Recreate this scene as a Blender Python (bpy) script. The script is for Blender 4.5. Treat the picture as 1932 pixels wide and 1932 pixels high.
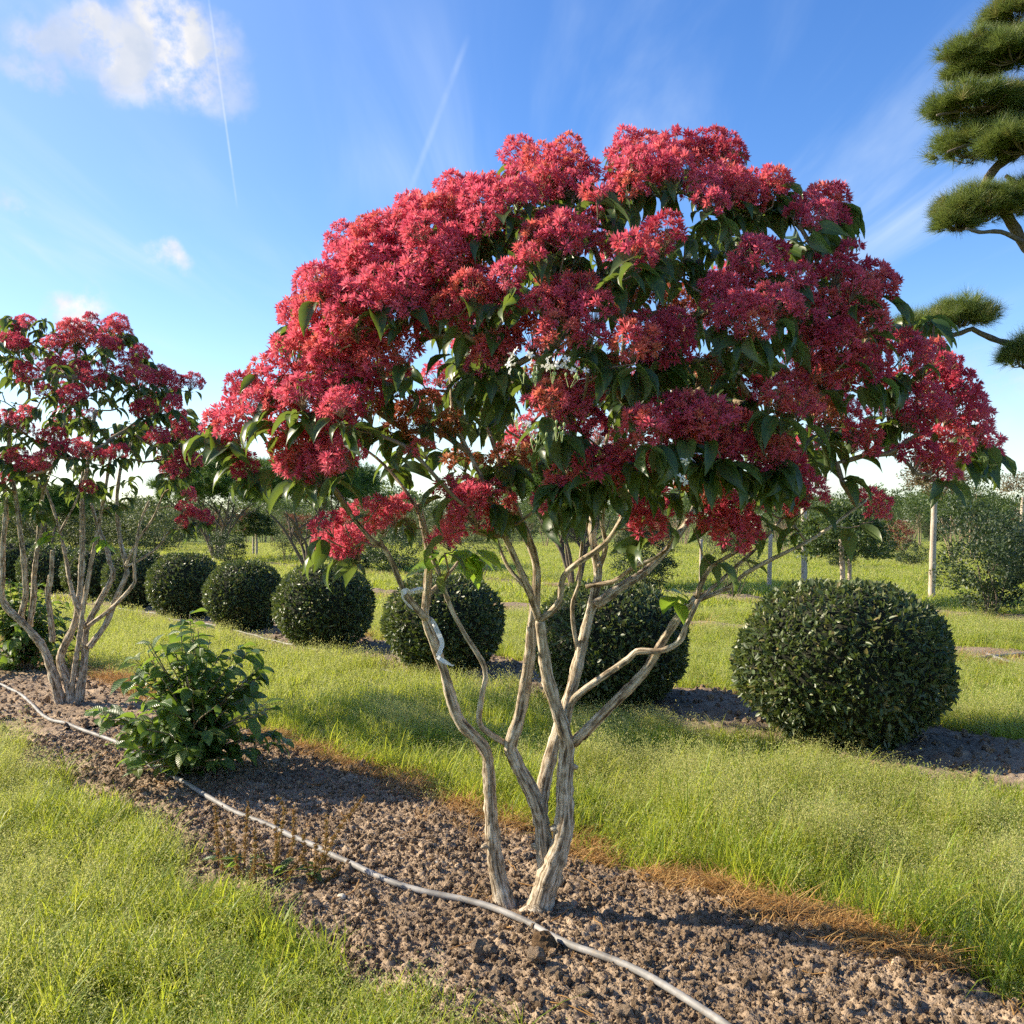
import bpy, math, random
import numpy as np
from mathutils import Vector

# ------------------------------------------------------------------ camera, sky, sun, exposure
sc = bpy.context.scene
for o in list(bpy.data.objects):
    bpy.data.objects.remove(o)
COL = sc.collection
R = math.radians
CAM_H = 1.5
FPX, CX, HY = 1860.0, 966.0, 980.0          # measuring frame used to place things from the photograph

cam_d = bpy.data.cameras.new('camera')
cam = bpy.data.objects.new('camera', cam_d)
COL.objects.link(cam)
cam.location = (0, 0, CAM_H)
cam.rotation_euler = (R(90.43), 0, 0)
cam_d.sensor_width = 36
cam_d.lens = 36 * FPX / 1932
cam_d.clip_start = 0.05
cam_d.clip_end = 3000
sc.camera = cam

SUN_EL, SUN_AZ = R(30), R(-76)               # azimuth clockwise from +Y
SUN = Vector((math.sin(SUN_AZ) * math.cos(SUN_EL), math.cos(SUN_AZ) * math.cos(SUN_EL), math.sin(SUN_EL)))
sun_d = bpy.data.lights.new('sun', 'SUN')
sun_d.energy = 5.0
sun_d.angle = R(0.55)
sun_d.color = (1.0, 0.88, 0.68)
sun = bpy.data.objects.new('sun', sun_d)
sun.rotation_euler = (-SUN).to_track_quat('-Z', 'Y').to_euler()
sun.location = SUN * 50
COL.objects.link(sun)

sc.view_settings.view_transform = 'Standard'
sc.view_settings.look = 'None'
sc.view_settings.exposure = 1.15
sc.view_settings.gamma = 1
sc.view_settings.use_curve_mapping = False
sc.cycles.use_denoising = False
sc.cycles.max_bounces = 5
sc.cycles.diffuse_bounces = 2
sc.cycles.glossy_bounces = 2
sc.cycles.transmission_bounces = 3
sc.cycles.adaptive_threshold = 0.03
sc.cycles.transparent_max_bounces = 8
sc.cycles.sample_clamp_indirect = 4.0
sc.cycles.caustics_reflective = False
sc.cycles.caustics_refractive = False


class NT:
    """small node-tree helper"""
    def __init__(self, tree):
        self.t = tree
        self.n = tree.nodes
        self.n.clear()

    def add(self, typ, ins=None, **props):
        nd = self.n.new(typ)
        for k, v in props.items():
            setattr(nd, k, v)
        for k, v in (ins or {}).items():
            self.put(nd, k, v)
        return nd

    def put(self, nd, k, v):
        s = nd.inputs[k]
        if hasattr(v, 'is_output'):
            self.t.links.new(v, s)
        elif hasattr(v, 'outputs'):
            self.t.links.new(v.outputs[0], s)
        else:
            s.default_value = v

    def math(self, op, a, b=0.0, c=None, clamp=False):
        nd = self.add('ShaderNodeMath', operation=op, use_clamp=clamp)
        self.put(nd, 0, a)
        self.put(nd, 1, b)
        if c is not None:
            self.put(nd, 2, c)
        return nd.outputs[0]

    def vmath(self, op, a, b=None, scale=None):
        nd = self.add('ShaderNodeVectorMath', operation=op)
        self.put(nd, 0, a)
        if b is not None:
            self.put(nd, 1, b)
        if scale is not None:
            self.put(nd, 'Scale', scale)
        return nd.outputs['Value'] if op in ('DOT_PRODUCT', 'LENGTH') else nd.outputs['Vector']

    def noise(self, vec, scale, detail=3.0, rough=0.55, dist=0.0):
        nd = self.add('ShaderNodeTexNoise', {'Scale': scale, 'Detail': detail, 'Roughness': rough, 'Distortion': dist})
        if vec is not None:
            self.put(nd, 'Vector', vec)
        return nd.outputs['Fac']

    def ramp(self, fac, stops):
        nd = self.add('ShaderNodeValToRGB')
        e = nd.color_ramp.elements
        while len(e) < len(stops):
            e.new(0.5)
        for el, (p, c) in zip(e, stops):
            el.position = p
            el.color = tuple(c) + ((1,) if len(c) == 3 else ())
        self.put(nd, 'Fac', fac)
        return nd.outputs['Color']

    def mix(self, fac, a, b, blend='MIX'):
        nd = self.add('ShaderNodeMix', data_type='RGBA', blend_type=blend)
        self.put(nd, 0, fac)
        for i, v in ((6, a), (7, b)):
            if not hasattr(v, 'is_output') and len(v) == 3:
                v = tuple(v) + (1,)
            self.put(nd, i, v)
        return nd.outputs[2]

    def range(self, v, a, b, c=0.0, d=1.0, smooth=False):
        nd = self.add('ShaderNodeMapRange', {'Value': v, 'From Min': a, 'From Max': b, 'To Min': c, 'To Max': d})
        nd.interpolation_type = 'SMOOTHSTEP' if smooth else 'LINEAR'
        nd.clamp = True
        return nd.outputs[0]


def pix_dir(px, py):
    return Vector(((px - CX) / FPX, 1.0, -(py - HY) / FPX)).normalized()


world = bpy.data.worlds.new('World')
sc.world = world
world.use_nodes = True
w = NT(world.node_tree)
sky = w.add('ShaderNodeTexSky', sky_type='NISHITA', sun_disc=False)
sky.sun_elevation = SUN_EL
sky.sun_rotation = SUN_AZ
sky.altitude = 0
sky.air_density = 1.0
sky.dust_density = 0.35
sky.ozone_density = 2.2
hsv = w.add('ShaderNodeHueSaturation', {'Hue': 0.512, 'Saturation': 1.3, 'Value': 1.0, 'Color': sky.outputs[0]})
tc = w.add('ShaderNodeTexCoord')
D = tc.outputs['Generated']
sep = w.add('ShaderNodeSeparateXYZ', {'Vector': D})
dx, dy, dz = sep.outputs
# thin high cirrus everywhere, stretched along one direction of a flat layer
zc = w.math('MAXIMUM', dz, 0.03)
comb = w.add('ShaderNodeCombineXYZ', {'X': w.math('DIVIDE', dx, zc), 'Y': w.math('DIVIDE', dy, zc), 'Z': 0.0})
mp = w.add('ShaderNodeMapping', {'Vector': comb, 'Rotation': (0, 0, R(37)), 'Scale': (2.2, 0.32, 1)})
cir = w.noise(mp.outputs[0], 1.1, 6, 0.55, 0.7)
cir_big = w.noise(comb.outputs[0], 0.33, 2, 0.5)
cirrus = w.math('MULTIPLY', w.range(cir, 0.42, 0.85, smooth=True), w.range(cir_big, 0.36, 0.62, smooth=True))
cirrus = w.math('MULTIPLY', cirrus, w.range(dz, 0.04, 0.2))
# hazy milkiness on the sun's side
toward = w.vmath('DOT_PRODUCT', D, tuple(SUN))
milk = w.math('MULTIPLY', w.range(toward, 0.3, 0.98, smooth=True), 0.34)
# cumulus: soft blobs of noise round chosen directions
warp_n = w.add('ShaderNodeTexNoise', {'Vector': D, 'Scale': 11.0, 'Detail': 6.0, 'Roughness': 0.6})
warp = w.vmath('SCALE', w.vmath('SUBTRACT', warp_n.outputs['Color'], (0.5, 0.5, 0.5)), scale=0.085)
Dw = w.vmath('ADD', D, warp)
fine = w.noise(D, 26.0, 6, 0.62)
cum = None
CLOUDS = [(105, 60, 0.05, 0.75), (225, 85, 0.055, 0.9), (310, 55, 0.05, 1.0), (345, 115, 0.06, 1.0), (255, 125, 0.05, 0.8),
          (165, 40, 0.036, 0.9), (60, 120, 0.03, 0.6), (420, 170, 0.04, 0.45), (95, 155, 0.022, 0.6), (302, 490, 0.027, 0.9), (142, 586, 0.036, 1.0),
          (5, 400, 0.022, 0.5), (395, 850, 0.045, 0.6), (300, 880, 0.05, 0.6), (460, 905, 0.05, 0.5), (1880, 700, 0.05, 0.35), (1830, 780, 0.04, 0.3),
          (1920, 690, 0.04, 0.3), (600, 930, 0.06, 0.5), (60, 840, 0.06, 0.4), (1500, 930, 0.07, 0.5), (1250, 940, 0.06, 0.4), (1800, 900, 0.06, 0.3),
          # the rest of the sky carries similar scattered puffs
          (-700, 200, 0.12, 0.8), (-1500, 500, 0.12, 0.7), (-400, 760, 0.09, 0.6), (2700, 500, 0.1, 0.6), (3600, 300, 0.12, 0.6), (2500, 880, 0.08, 0.5)]
for (px, py, rad, amt) in CLOUDS:
    c = pix_dir(px, py)
    dist = w.vmath('LENGTH', w.vmath('MULTIPLY', w.vmath('SUBTRACT', Dw, tuple(c)), (1, 1, 1.45)))
    m = w.range(dist, rad, rad * 0.25, 0.0, amt, smooth=True)
    cum = m if cum is None else w.math('MAXIMUM', cum, m)
cum = w.math('MULTIPLY', cum, w.range(fine, 0.34, 0.55, 0.0, 1.0))
# two old contrails
trail = None
for (a, b, wd, amt) in (((388, -30), (447, 395), 0.0016, 0.5), ((885, 60), (765, 380), 0.0045, 0.16)):
    A, B = pix_dir(*a), pix_dir(*b)
    nrm = A.cross(B).normalized()
    mid = (A + B).normalized()
    half = A.angle(B) / 2
    off = w.math('ABSOLUTE', w.vmath('DOT_PRODUCT', D, tuple(nrm)))
    m = w.math('MULTIPLY', w.range(off, wd, 0.0, 0, amt, smooth=True),
               w.range(w.vmath('DOT_PRODUCT', D, tuple(mid)), math.cos(half), math.cos(half * 0.7)))
    m = w.math('MULTIPLY', m, w.range(fine, 0.3, 0.6, 0.2, 1.0))
    trail = m if trail is None else w.math('ADD', trail, m)
low = w.math('MULTIPLY', w.range(dz, 0.17, 0.0, smooth=True), 0.35)
thin = w.math('ADD', w.math('ADD', w.math('MULTIPLY', cirrus, 0.8), trail), milk, clamp=True)
thin = w.math('MAXIMUM', thin, low)
col1 = w.mix(thin, hsv.outputs[0], (3.3, 3.9, 4.7))
shade = w.ramp(w.noise(Dw, 15.0, 3, 0.5), [(0.3, (2.6, 2.9, 3.4)), (0.5, (3.5, 3.55, 3.7)), (0.68, (5.0, 4.7, 4.3))])
col2 = w.mix(w.math('MINIMUM', cum, 0.95), col1, shade)
bg = w.add('ShaderNodeBackground', {'Color': col2, 'Strength': 0.11})
wo = w.add('ShaderNodeOutputWorld', {'Surface': bg.outputs[0]})

# ------------------------------------------------------------------ mesh helpers
rng = np.random.default_rng(7)


def P(px, py, Y):
    return np.array([(px - CX) / FPX * Y, Y, CAM_H - (py - HY) / FPX * Y])


def G(px, py):
    return P(px, py, (CAM_H - 0.028) * FPX / (py - HY))


U = np.array([-0.66, 0.751])                 # along the planting rows
W = np.array([0.751, 0.66])                  # across the rows


def uv2xy(u, v):
    return np.stack([u * U[0] + v * W[0], u * U[1] + v * W[1]], -1)


def xy2uv(x, y):
    return x * U[0] + y * U[1], x * W[0] + y * W[1]


def mk_mesh(name, V, faces, mats=(), attrs=None, smooth=True, mat_idx=None):
    """faces: list of integer arrays (n,3) or (n,4)"""
    me = bpy.data.meshes.new(name)
    V = np.asarray(V, np.float32)
    faces = [np.asarray(f, np.int32) for f in faces if len(f)]
    me.vertices.add(len(V))
    me.vertices.foreach_set('co', V.ravel())
    nl = sum(f.size for f in faces)
    nf = sum(len(f) for f in faces)
    me.loops.add(nl)
    me.loops.foreach_set('vertex_index', np.concatenate([f.ravel() for f in faces]))
    tot = np.concatenate([np.full(len(f), f.shape[1], np.int32) for f in faces])
    st = np.concatenate([[0], np.cumsum(tot)[:-1]]).astype(np.int32)
    me.polygons.add(nf)
    me.polygons.foreach_set('loop_start', st)
    me.polygons.foreach_set('use_smooth', np.full(nf, smooth))
    if mat_idx is not None:
        me.polygons.foreach_set('material_index', np.asarray(mat_idx, np.int32))
    for k, a in (attrs or {}).items():
        a = np.asarray(a, np.float32)
        if a.ndim == 1:
            me.attributes.new(k, 'FLOAT', 'POINT').data.foreach_set('value', a)
        else:
            me.attributes.new(k, 'FLOAT_VECTOR', 'POINT').data.foreach_set('vector', a.ravel())
    for m in mats:
        me.materials.append(m)
    me.update(calc_edges=True)
    return me


def mk_obj(name, me, parent=None, loc=None):
    o = bpy.data.objects.new(name, me)
    COL.objects.link(o)
    if parent is not None:
        o.parent = parent
    if loc is not None:
        o.location = loc
    return o


def tag(o, label, cat=None, group=None, kind=None):
    if label:
        o['label'] = label
    if cat:
        o['category'] = cat
    if group:
        o['group'] = group
    if kind:
        o['kind'] = kind
    return o


def thing(name, loc, label, cat, group=None):
    o = bpy.data.objects.new(name, None)
    COL.objects.link(o)
    o.location = loc
    o.empty_display_size = 0.1
    return tag(o, label, cat, group)


def copy_thing(root, loc, rz, s=1.0):
    r = root.copy()
    COL.objects.link(r)
    r.location = loc
    r.rotation_euler = (0, 0, rz)
    r.scale = (s, s, s) if np.isscalar(s) else s
    for ch in root.children:
        c = ch.copy()
        COL.objects.link(c)
        c.parent = r
        for g in ch.children:
            d = g.copy()
            COL.objects.link(d)
            d.parent = c
    return r


def unit(a):
    a = np.asarray(a, float)
    return a / np.maximum(np.linalg.norm(a, axis=-1, keepdims=True), 1e-9)


def frames(d, up):
    """rotation matrices whose columns are x, y=d, z~up"""
    d = unit(d)
    x = np.cross(d, up)
    bad = np.linalg.norm(x, axis=-1) < 1e-4
    if bad.any():
        x[bad] = np.cross(d[bad], np.array([1.0, 0.3, 0.2]))
    x = unit(x)
    z = np.cross(x, d)
    return np.stack([x, d, z], -1)


def rand_dirs(n, r=None):
    return unit((r or rng).normal(size=(n, 3)))


def scatter_merge(bases, which, Rm, S, T, tone=None):
    """merge copies of base meshes: bases list of (V, faces, lc); returns V, faces, attrs"""
    VV, FF, LC, TN = [], [], [], []
    off = 0
    for b, (bv, bf, blc) in enumerate(bases):
        ix = np.nonzero(which == b)[0]
        if not len(ix):
            continue
        v = np.einsum('nij,kj->nki', Rm[ix] * S[ix][:, None, None], bv) + T[ix][:, None, :]
        n, k = len(ix), len(bv)
        VV.append(v.reshape(-1, 3))
        f = (bf[None, :, :] + (np.arange(n) * k)[:, None, None] + off).reshape(-1, bf.shape[1])
        FF.append(f)
        LC.append(np.tile(blc, (n, 1)))
        t = tone[ix] if tone is not None else rng.random(n)
        TN.append(np.repeat(t, k))
        off += n * k
    return np.concatenate(VV), FF, {'lc': np.concatenate(LC), 'tone': np.concatenate(TN)}


def leaf_base(length=1.0, width=0.45, nseg=6, arc=0.8, fold=0.35, tipw=1.0, pos=0.42, wave=0.0, curl=0.0):
    """ovate leaf along +y, bending down to -z, folded along its midrib"""
    V, LC = [], []
    ang = 0.0
    p = np.array([0.0, 0.0, 0.0])
    ds = length / nseg
    for i in range(nseg + 1):
        t = i / nseg
        if t < pos:
            wd = math.sin(t / pos * math.pi / 2) ** 0.8
        else:
            wd = math.cos((t - pos) / (1 - pos) * math.pi / 2) ** (1.15 * tipw)
        wd = max(wd, 0.03) * width / 2
        nz = np.array([0, math.sin(ang), math.cos(ang)])
        fo = fold * (1 - 0.3 * t)
        wob = wave * math.sin(t * 9)
        V += [p + np.array([-wd * math.cos(fo), 0, 0]) + nz * (wd * math.sin(fo) + wob * wd),
              p.copy(), p + np.array([wd * math.cos(fo), 0, 0]) + nz * (wd * math.sin(fo) - wob * wd)]
        LC += [(-wd / (width / 2), t, 0), (0, t, 0), (wd / (width / 2), t, 0)]
        p = p + ds * np.array([curl * t * 0.3, math.cos(ang), -math.sin(ang)])
        ang += arc / nseg * (0.6 + 0.8 * t)
    F = []
    for i in range(nseg):
        a = i * 3
        F += [(a, a + 1, a + 4, a + 3), (a + 1, a + 2, a + 5, a + 4)]
    return np.array(V), np.array(F), np.array(LC)


def small_leaf(width=0.42, fold=0.3, arc=0.15):
    x = width / 2
    V = np.array([(0, 0, 0), (-x * .8, .3, fold * x), (x * .8, .3, fold * x), (-x * .85, .65, fold * x - arc * .3), (x * .85, .65, fold * x - arc * .3), (0, 1, -arc), (0, .48, -arc * .15)])
    F = np.array([(0, 6, 1), (0, 2, 6), (1, 6, 3), (2, 4, 6), (3, 6, 5), (6, 4, 5)])
    LC = np.array([(0, 0, 0), (-.8, .3, 0), (.8, .3, 0), (-.8, .65, 0), (.8, .65, 0), (0, 1, 0), (0, .48, 0)])
    return V, F, LC


def diamond_leaf(width=0.5, fold=0.12):
    V = np.array([(0, 0, 0), (-width / 2, .45, fold), (width / 2, .45, fold), (0, 1, -.08)])
    F = np.array([(0, 2, 1), (1, 2, 3)])
    LC = np.array([(0, 0, 0), (-1, .45, 0), (1, .45, 0), (0, 1, 0)])
    return V, F, LC


def catmull(pts, step):
    pts = np.asarray(pts, float)
    if len(pts) < 3:
        n = max(2, int(np.linalg.norm(pts[-1] - pts[0]) / step) + 1)
        t = np.linspace(0, 1, n)[:, None]
        return pts[0] * (1 - t) + pts[-1] * t
    q = np.vstack([2 * pts[0] - pts[1], pts, 2 * pts[-1] - pts[-2]])
    out = []
    for i in range(1, len(q) - 2):
        n = max(1, int(np.linalg.norm(q[i + 1][:3] - q[i][:3]) / step))
        for t in np.arange(n) / n:
            out.append(0.5 * ((2 * q[i]) + (-q[i - 1] + q[i + 1]) * t + (2 * q[i - 1] - 5 * q[i] + 4 * q[i + 1] - q[i + 2]) * t * t
                              + (-q[i - 1] + 3 * q[i] - 3 * q[i + 1] + q[i + 2]) * t ** 3))
    out.append(pts[-1])
    return np.array(out)


class Tubes:
    def __init__(self):
        self.V, self.F, self.B, self.off = [], [], [], 0

    def add(self, pts, rad, sides=8, ridge=0.0, lump=0.0, r=None, cap=True):
        r = r or rng
        pts = np.asarray(pts, float)
        n = len(pts)
        rad = np.broadcast_to(np.asarray(rad, float), (n,)).copy()
        tan = unit(np.gradient(pts, axis=0))
        ref = np.array([0.31, -0.9, 0.2])
        x = np.cross(tan, ref)
        x = unit(x)
        y = np.cross(tan, x)
        th = np.arange(sides) / sides * 2 * np.pi
        L = np.concatenate([[0], np.cumsum(np.linalg.norm(np.diff(pts, axis=0), axis=1))])
        rr = np.repeat(rad[:, None], sides, 1)
        if ridge:
            ph = r.random(4) * 6.28
            k = np.array([3, 5, 7, 4])
            a = sum(np.sin(k[j] * th[None] + ph[j] + (1.5 + j) * L[:, None] * (2.0 + j) + np.sin(L[:, None] * 9 + ph[j])) for j in range(4)) / 2.4
            rr *= 1 + ridge * a
            rr *= 1 + ridge * 0.5 * r.normal(size=rr.shape)
        if lump:
            prof = np.interp(L, np.arange(0, L[-1] + 0.2, 0.035), r.normal(size=len(np.arange(0, L[-1] + 0.2, 0.035))))
            rr *= 1 + lump * prof[:, None]
        V = pts[:, None] + rr[..., None] * (np.cos(th)[None, :, None] * x[:, None] + np.sin(th)[None, :, None] * y[:, None])
        B = np.stack([np.cos(th)[None] * rad[:, None], np.sin(th)[None] * rad[:, None], np.repeat(L[:, None], sides, 1)], -1)
        i = np.arange(n - 1)[:, None] * sides
        j = np.arange(sides)[None]
        k = (j + 1) % sides
        F = np.stack([i + j, i + k, i + sides + k, i + sides + j], -1).reshape(-1, 4) + self.off
        V = V.reshape(-1, 3)
        B = B.reshape(-1, 3) + r.random(3) * 3
        if cap:
            V = np.vstack([V, pts[-1] + tan[-1] * rad[-1] * 0.4, pts[0] - tan[0] * rad[0] * 0.2])
            B = np.vstack([B, B[-1], B[0]])
            a = self.off + (n - 1) * sides
            tip, bot = self.off + n * sides, self.off + n * sides + 1
            jj = np.arange(sides)
            kk = (jj + 1) % sides
            self.T = getattr(self, 'T', [])
            self.T.append(np.stack([a + jj, a + kk, np.full(sides, tip)], -1))
            self.T.append(np.stack([self.off + kk, self.off + jj, np.full(sides, bot)], -1))
        self.V.append(V)
        self.F.append(F)
        self.B.append(B)
        self.off += len(V)

    def mesh(self, name, mats):
        fs = [np.concatenate(self.F)]
        if getattr(self, 'T', None):
            fs.append(np.concatenate(self.T))
        return mk_mesh(name, np.concatenate(self.V), fs, mats, {'bc': np.concatenate(self.B)})


def grid_noise(nu, nv, cell_u, cell_v, r):
    """smooth random field on an nu x nv grid, bicubic-ish"""
    gu, gv = int(nu / cell_u) + 4, int(nv / cell_v) + 4
    g = r.random((gu, gv))
    a = np.arange(nu) / cell_u
    b = np.arange(nv) / cell_v
    ia, ib = a.astype(int), b.astype(int)
    fa, fb = a - ia, b - ib
    fa = fa * fa * (3 - 2 * fa)
    fb = fb * fb * (3 - 2 * fb)
    A = g[ia][:, ib] * (1 - fa)[:, None] + g[ia + 1][:, ib] * fa[:, None]
    B = g[ia][:, ib + 1] * (1 - fa)[:, None] + g[ia + 1][:, ib + 1] * fa[:, None]
    return A * (1 - fb)[None] + B * fb[None]


def noise2(x, y, scale, seed):
    """value noise at points, -1..1"""
    r = np.random.default_rng(seed)
    g = r.random((64, 64))
    a, b = np.asarray(x) / scale + 1000, np.asarray(y) / scale + 1000
    ia, ib = np.floor(a).astype(int), np.floor(b).astype(int)
    fa, fb = a - ia, b - ib
    fa = fa * fa * (3 - 2 * fa)
    fb = fb * fb * (3 - 2 * fb)
    q = lambda i, j: g[i % 64, j % 64]
    v = (q(ia, ib) * (1 - fa) + q(ia + 1, ib) * fa) * (1 - fb) + (q(ia, ib + 1) * (1 - fa) + q(ia + 1, ib + 1) * fa) * fb
    return v * 2 - 1


# ------------------------------------------------------------------ materials
def new_mat(name):
    m = bpy.data.materials.new(name)
    m.use_nodes = True
    return m, NT(m.node_tree)


def finish(n, shader, disp=None):
    out = n.add('ShaderNodeOutputMaterial', {'Surface': shader})
    return out


def leaf_mat(name, stops, trans, tfac=0.35, rough=0.42, spec=0.5, back=None, veins=0.0, rib=0.0, ntex=0.0):
    """leaf: colour by per-leaf tone, sheen on top, light glowing through"""
    m, n = new_mat(name)
    at = n.add('ShaderNodeAttribute', attribute_name='tone')
    oi = n.add('ShaderNodeObjectInfo')
    lc = n.add('ShaderNodeAttribute', attribute_name='lc')
    s = n.add('ShaderNodeSeparateXYZ', {'Vector': lc.outputs['Vector']})
    t = n.math('FRACT', n.math('ADD', at.outputs['Fac'], oi.outputs['Random']))
    col = n.ramp(t, stops)
    if back is not None:
        geo = n.add('ShaderNodeNewGeometry')
        col = n.mix(geo.outputs['Backfacing'], col, back)
    au = n.math('ABSOLUTE', s.outputs[0])
    nrm = None
    if veins:
        vv = n.range(au, 0.0, 0.12, veins, 0.0)
        col = n.mix(vv, col, (0.2, 0.26, 0.09))
    if rib:
        ph = n.math('MULTIPLY', n.math('SUBTRACT', s.outputs[1], n.math('MULTIPLY', au, 0.28)), 58.0)
        h = n.math('ADD', n.math('SINE', ph), n.math('MULTIPLY', n.range(au, 0, 0.1, 1, 0), -1.5))
        bmp = n.add('ShaderNodeBump', {'Height': h, 'Strength': rib, 'Distance': 0.004})
        nrm = bmp.outputs[0]
        col = n.mix(n.range(h, 0.2, 1.0, 0, 0.25), col, (0.12, 0.2, 0.05))
    bs = n.add('ShaderNodeBsdfPrincipled', {'Base Color': col, 'Roughness': rough, 'Specular IOR Level': spec})
    if nrm is not None:
        n.put(bs, 'Normal', nrm)
    if tfac > 0:
        tcol = n.mix(0.45, trans, col)
        tb = n.add('ShaderNodeBsdfTranslucent', {'Color': tcol})
        sh = n.add('ShaderNodeMixShader', {0: tfac, 1: bs.outputs[0], 2: tb.outputs[0]})
        finish(n, sh.outputs[0])
    else:
        finish(n, bs.outputs[0])
    return m


def bark_mat(name, stops, bump=0.5, sx=60.0, sz=9.0, rough=0.85):
    m, n = new_mat(name)
    bc = n.add('ShaderNodeAttribute', attribute_name='bc')
    mp = n.add('ShaderNodeMapping', {'Vector': bc.outputs['Vector'], 'Scale': (sx, sx, sz)})
    a = n.noise(mp.outputs[0], 1.6, 5, 0.62, 0.5)
    b = n.noise(bc.outputs['Vector'], 26.0, 4, 0.6)
    f = n.math('ADD', n.math('MULTIPLY', a, 0.72), n.math('MULTIPLY', b, 0.36))
    col = n.ramp(f, stops)
    bmp = n.add('ShaderNodeBump', {'Height': f, 'Strength': bump, 'Distance': 0.006})
    bs = n.add('ShaderNodeBsdfPrincipled', {'Base Color': col, 'Roughness': rough, 'Specular IOR Level': 0.25, 'Normal': bmp.outputs[0]})
    finish(n, bs.outputs[0])
    return m


def petal_mat(name, stops, tip, tfac=0.38):
    m, n = new_mat(name)
    at = n.add('ShaderNodeAttribute', attribute_name='tone')
    oi = n.add('ShaderNodeObjectInfo')
    lc = n.add('ShaderNodeAttribute', attribute_name='lc')
    s = n.add('ShaderNodeSeparateXYZ', {'Vector': lc.outputs['Vector']})
    t = n.math('ADD', n.math('MULTIPLY', at.outputs['Fac'], 0.5), n.math('MULTIPLY', oi.outputs['Random'], 0.5))
    col = n.ramp(t, stops)
    col = n.mix(n.range(s.outputs[1], 0.35, 0.0, 0, 0.6), col, (0.2, 0.09, 0.02))
    col = n.mix(n.range(s.outputs[1], 0.55, 1.0, 0, 0.3), col, tip)
    bs = n.add('ShaderNodeBsdfPrincipled', {'Base Color': col, 'Roughness': 0.55, 'Specular IOR Level': 0.3})
    tb = n.add('ShaderNodeBsdfTranslucent', {'Color': n.mix(0.25, col, (0.85, 0.16, 0.19))})
    sh = n.add('ShaderNodeMixShader', {0: tfac, 1: bs.outputs[0], 2: tb.outputs[0]})
    finish(n, sh.outputs[0])
    return m


def plain_mat(name, col, rough=0.7, var=0.25, scale=20.0, bump=0.0, spec=0.3, tfac=0.0):
    m, n = new_mat(name)
    tc = n.add('ShaderNodeTexCoord')
    f = n.noise(tc.outputs['Object'], scale, 4, 0.6)
    c = n.ramp(f, [(0.3, [x * (1 - var) for x in col]), (0.7, [min(1, x * (1 + var)) for x in col])])
    bs = n.add('ShaderNodeBsdfPrincipled', {'Base Color': c, 'Roughness': rough, 'Specular IOR Level': spec})
    if bump:
        b = n.add('ShaderNodeBump', {'Height': f, 'Strength': bump, 'Distance': 0.01})
        n.put(bs, 'Normal', b.outputs[0])
    if tfac:
        tb = n.add('ShaderNodeBsdfTranslucent', {'Color': c})
        sh = n.add('ShaderNodeMixShader', {0: tfac, 1: bs.outputs[0], 2: tb.outputs[0]})
        finish(n, sh.outputs[0])
    else:
        finish(n, bs.outputs[0])
    return m


M = {}
M['bark_pale'] = bark_mat('pale_peeling_bark', [(0.4, (0.055, 0.038, 0.025)), (0.48, (0.2, 0.145, 0.09)), (0.55, (0.4, 0.32, 0.22)), (0.65, (0.62, 0.54, 0.42))], 1.0, 75, 7)
M['bark_twig'] = bark_mat('twig_bark', [(0.3, (0.1, 0.07, 0.045)), (0.5, (0.24, 0.175, 0.11)), (0.7, (0.38, 0.3, 0.2))], 0.4)
M['bark_dark'] = bark_mat('dark_bark', [(0.3, (0.05, 0.04, 0.03)), (0.5, (0.12, 0.095, 0.07)), (0.7, (0.22, 0.18, 0.14))], 0.6, 40, 14)
M['post'] = bark_mat('weathered_post', [(0.3, (0.22, 0.16, 0.11)), (0.5, (0.42, 0.34, 0.26)), (0.7, (0.58, 0.5, 0.41))], 0.3, 30, 2)
M['petal'] = petal_mat('pink_sepal', [(0.05, (0.6, 0.18, 0.085)), (0.22, (0.68, 0.135, 0.11)), (0.45, (0.7, 0.115, 0.165)), (0.7, (0.68, 0.1, 0.185)), (0.95, (0.76, 0.18, 0.25))], (0.85, 0.33, 0.36), 0.45)
M['petal_dry'] = petal_mat('rusty_sepal', [(0.0, (0.42, 0.2, 0.06)), (0.5, (0.5, 0.17, 0.08)), (1.0, (0.56, 0.13, 0.09))], (0.5, 0.22, 0.1), 0.3)
M['petal_deep'] = petal_mat('shaded_crimson_sepal', [(0.0, (0.44, 0.065, 0.065)), (0.4, (0.5, 0.042, 0.09)), (1.0, (0.56, 0.06, 0.12))], (0.62, 0.15, 0.18), 0.3)  # darker copy of the pink sepals, shade painted into its colour
M['white_petal'] = plain_mat('white_petal', (0.8, 0.8, 0.76), 0.6, 0.05, tfac=0.3)
M['bud'] = plain_mat('green_bud', (0.42, 0.5, 0.22), 0.6, 0.2, tfac=0.2)
M['hleaf'] = leaf_mat('drooping_leaf', [(0.0, (0.03, 0.062, 0.014)), (0.5, (0.042, 0.085, 0.018)), (0.85, (0.065, 0.11, 0.024)), (1.0, (0.11, 0.13, 0.035))],
                      (0.3, 0.42, 0.03), 0.33, 0.4, 0.5, (0.1, 0.14, 0.06), 0.3)
M['hleaf_young'] = leaf_mat('young_leaf', [(0.0, (0.1, 0.22, 0.02)), (1.0, (0.17, 0.3, 0.03))], (0.5, 0.7, 0.05), 0.5, 0.35, 0.5, None, 0.3)
M['vleaf'] = leaf_mat('ribbed_leaf', [(0.0, (0.045, 0.1, 0.018)), (0.5, (0.065, 0.13, 0.024)), (0.85, (0.1, 0.17, 0.03)), (1.0, (0.17, 0.19, 0.05))],
                      (0.42, 0.62, 0.04), 0.36, 0.4, 0.5, (0.09, 0.14, 0.05), 0.25, 0.5)
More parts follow.
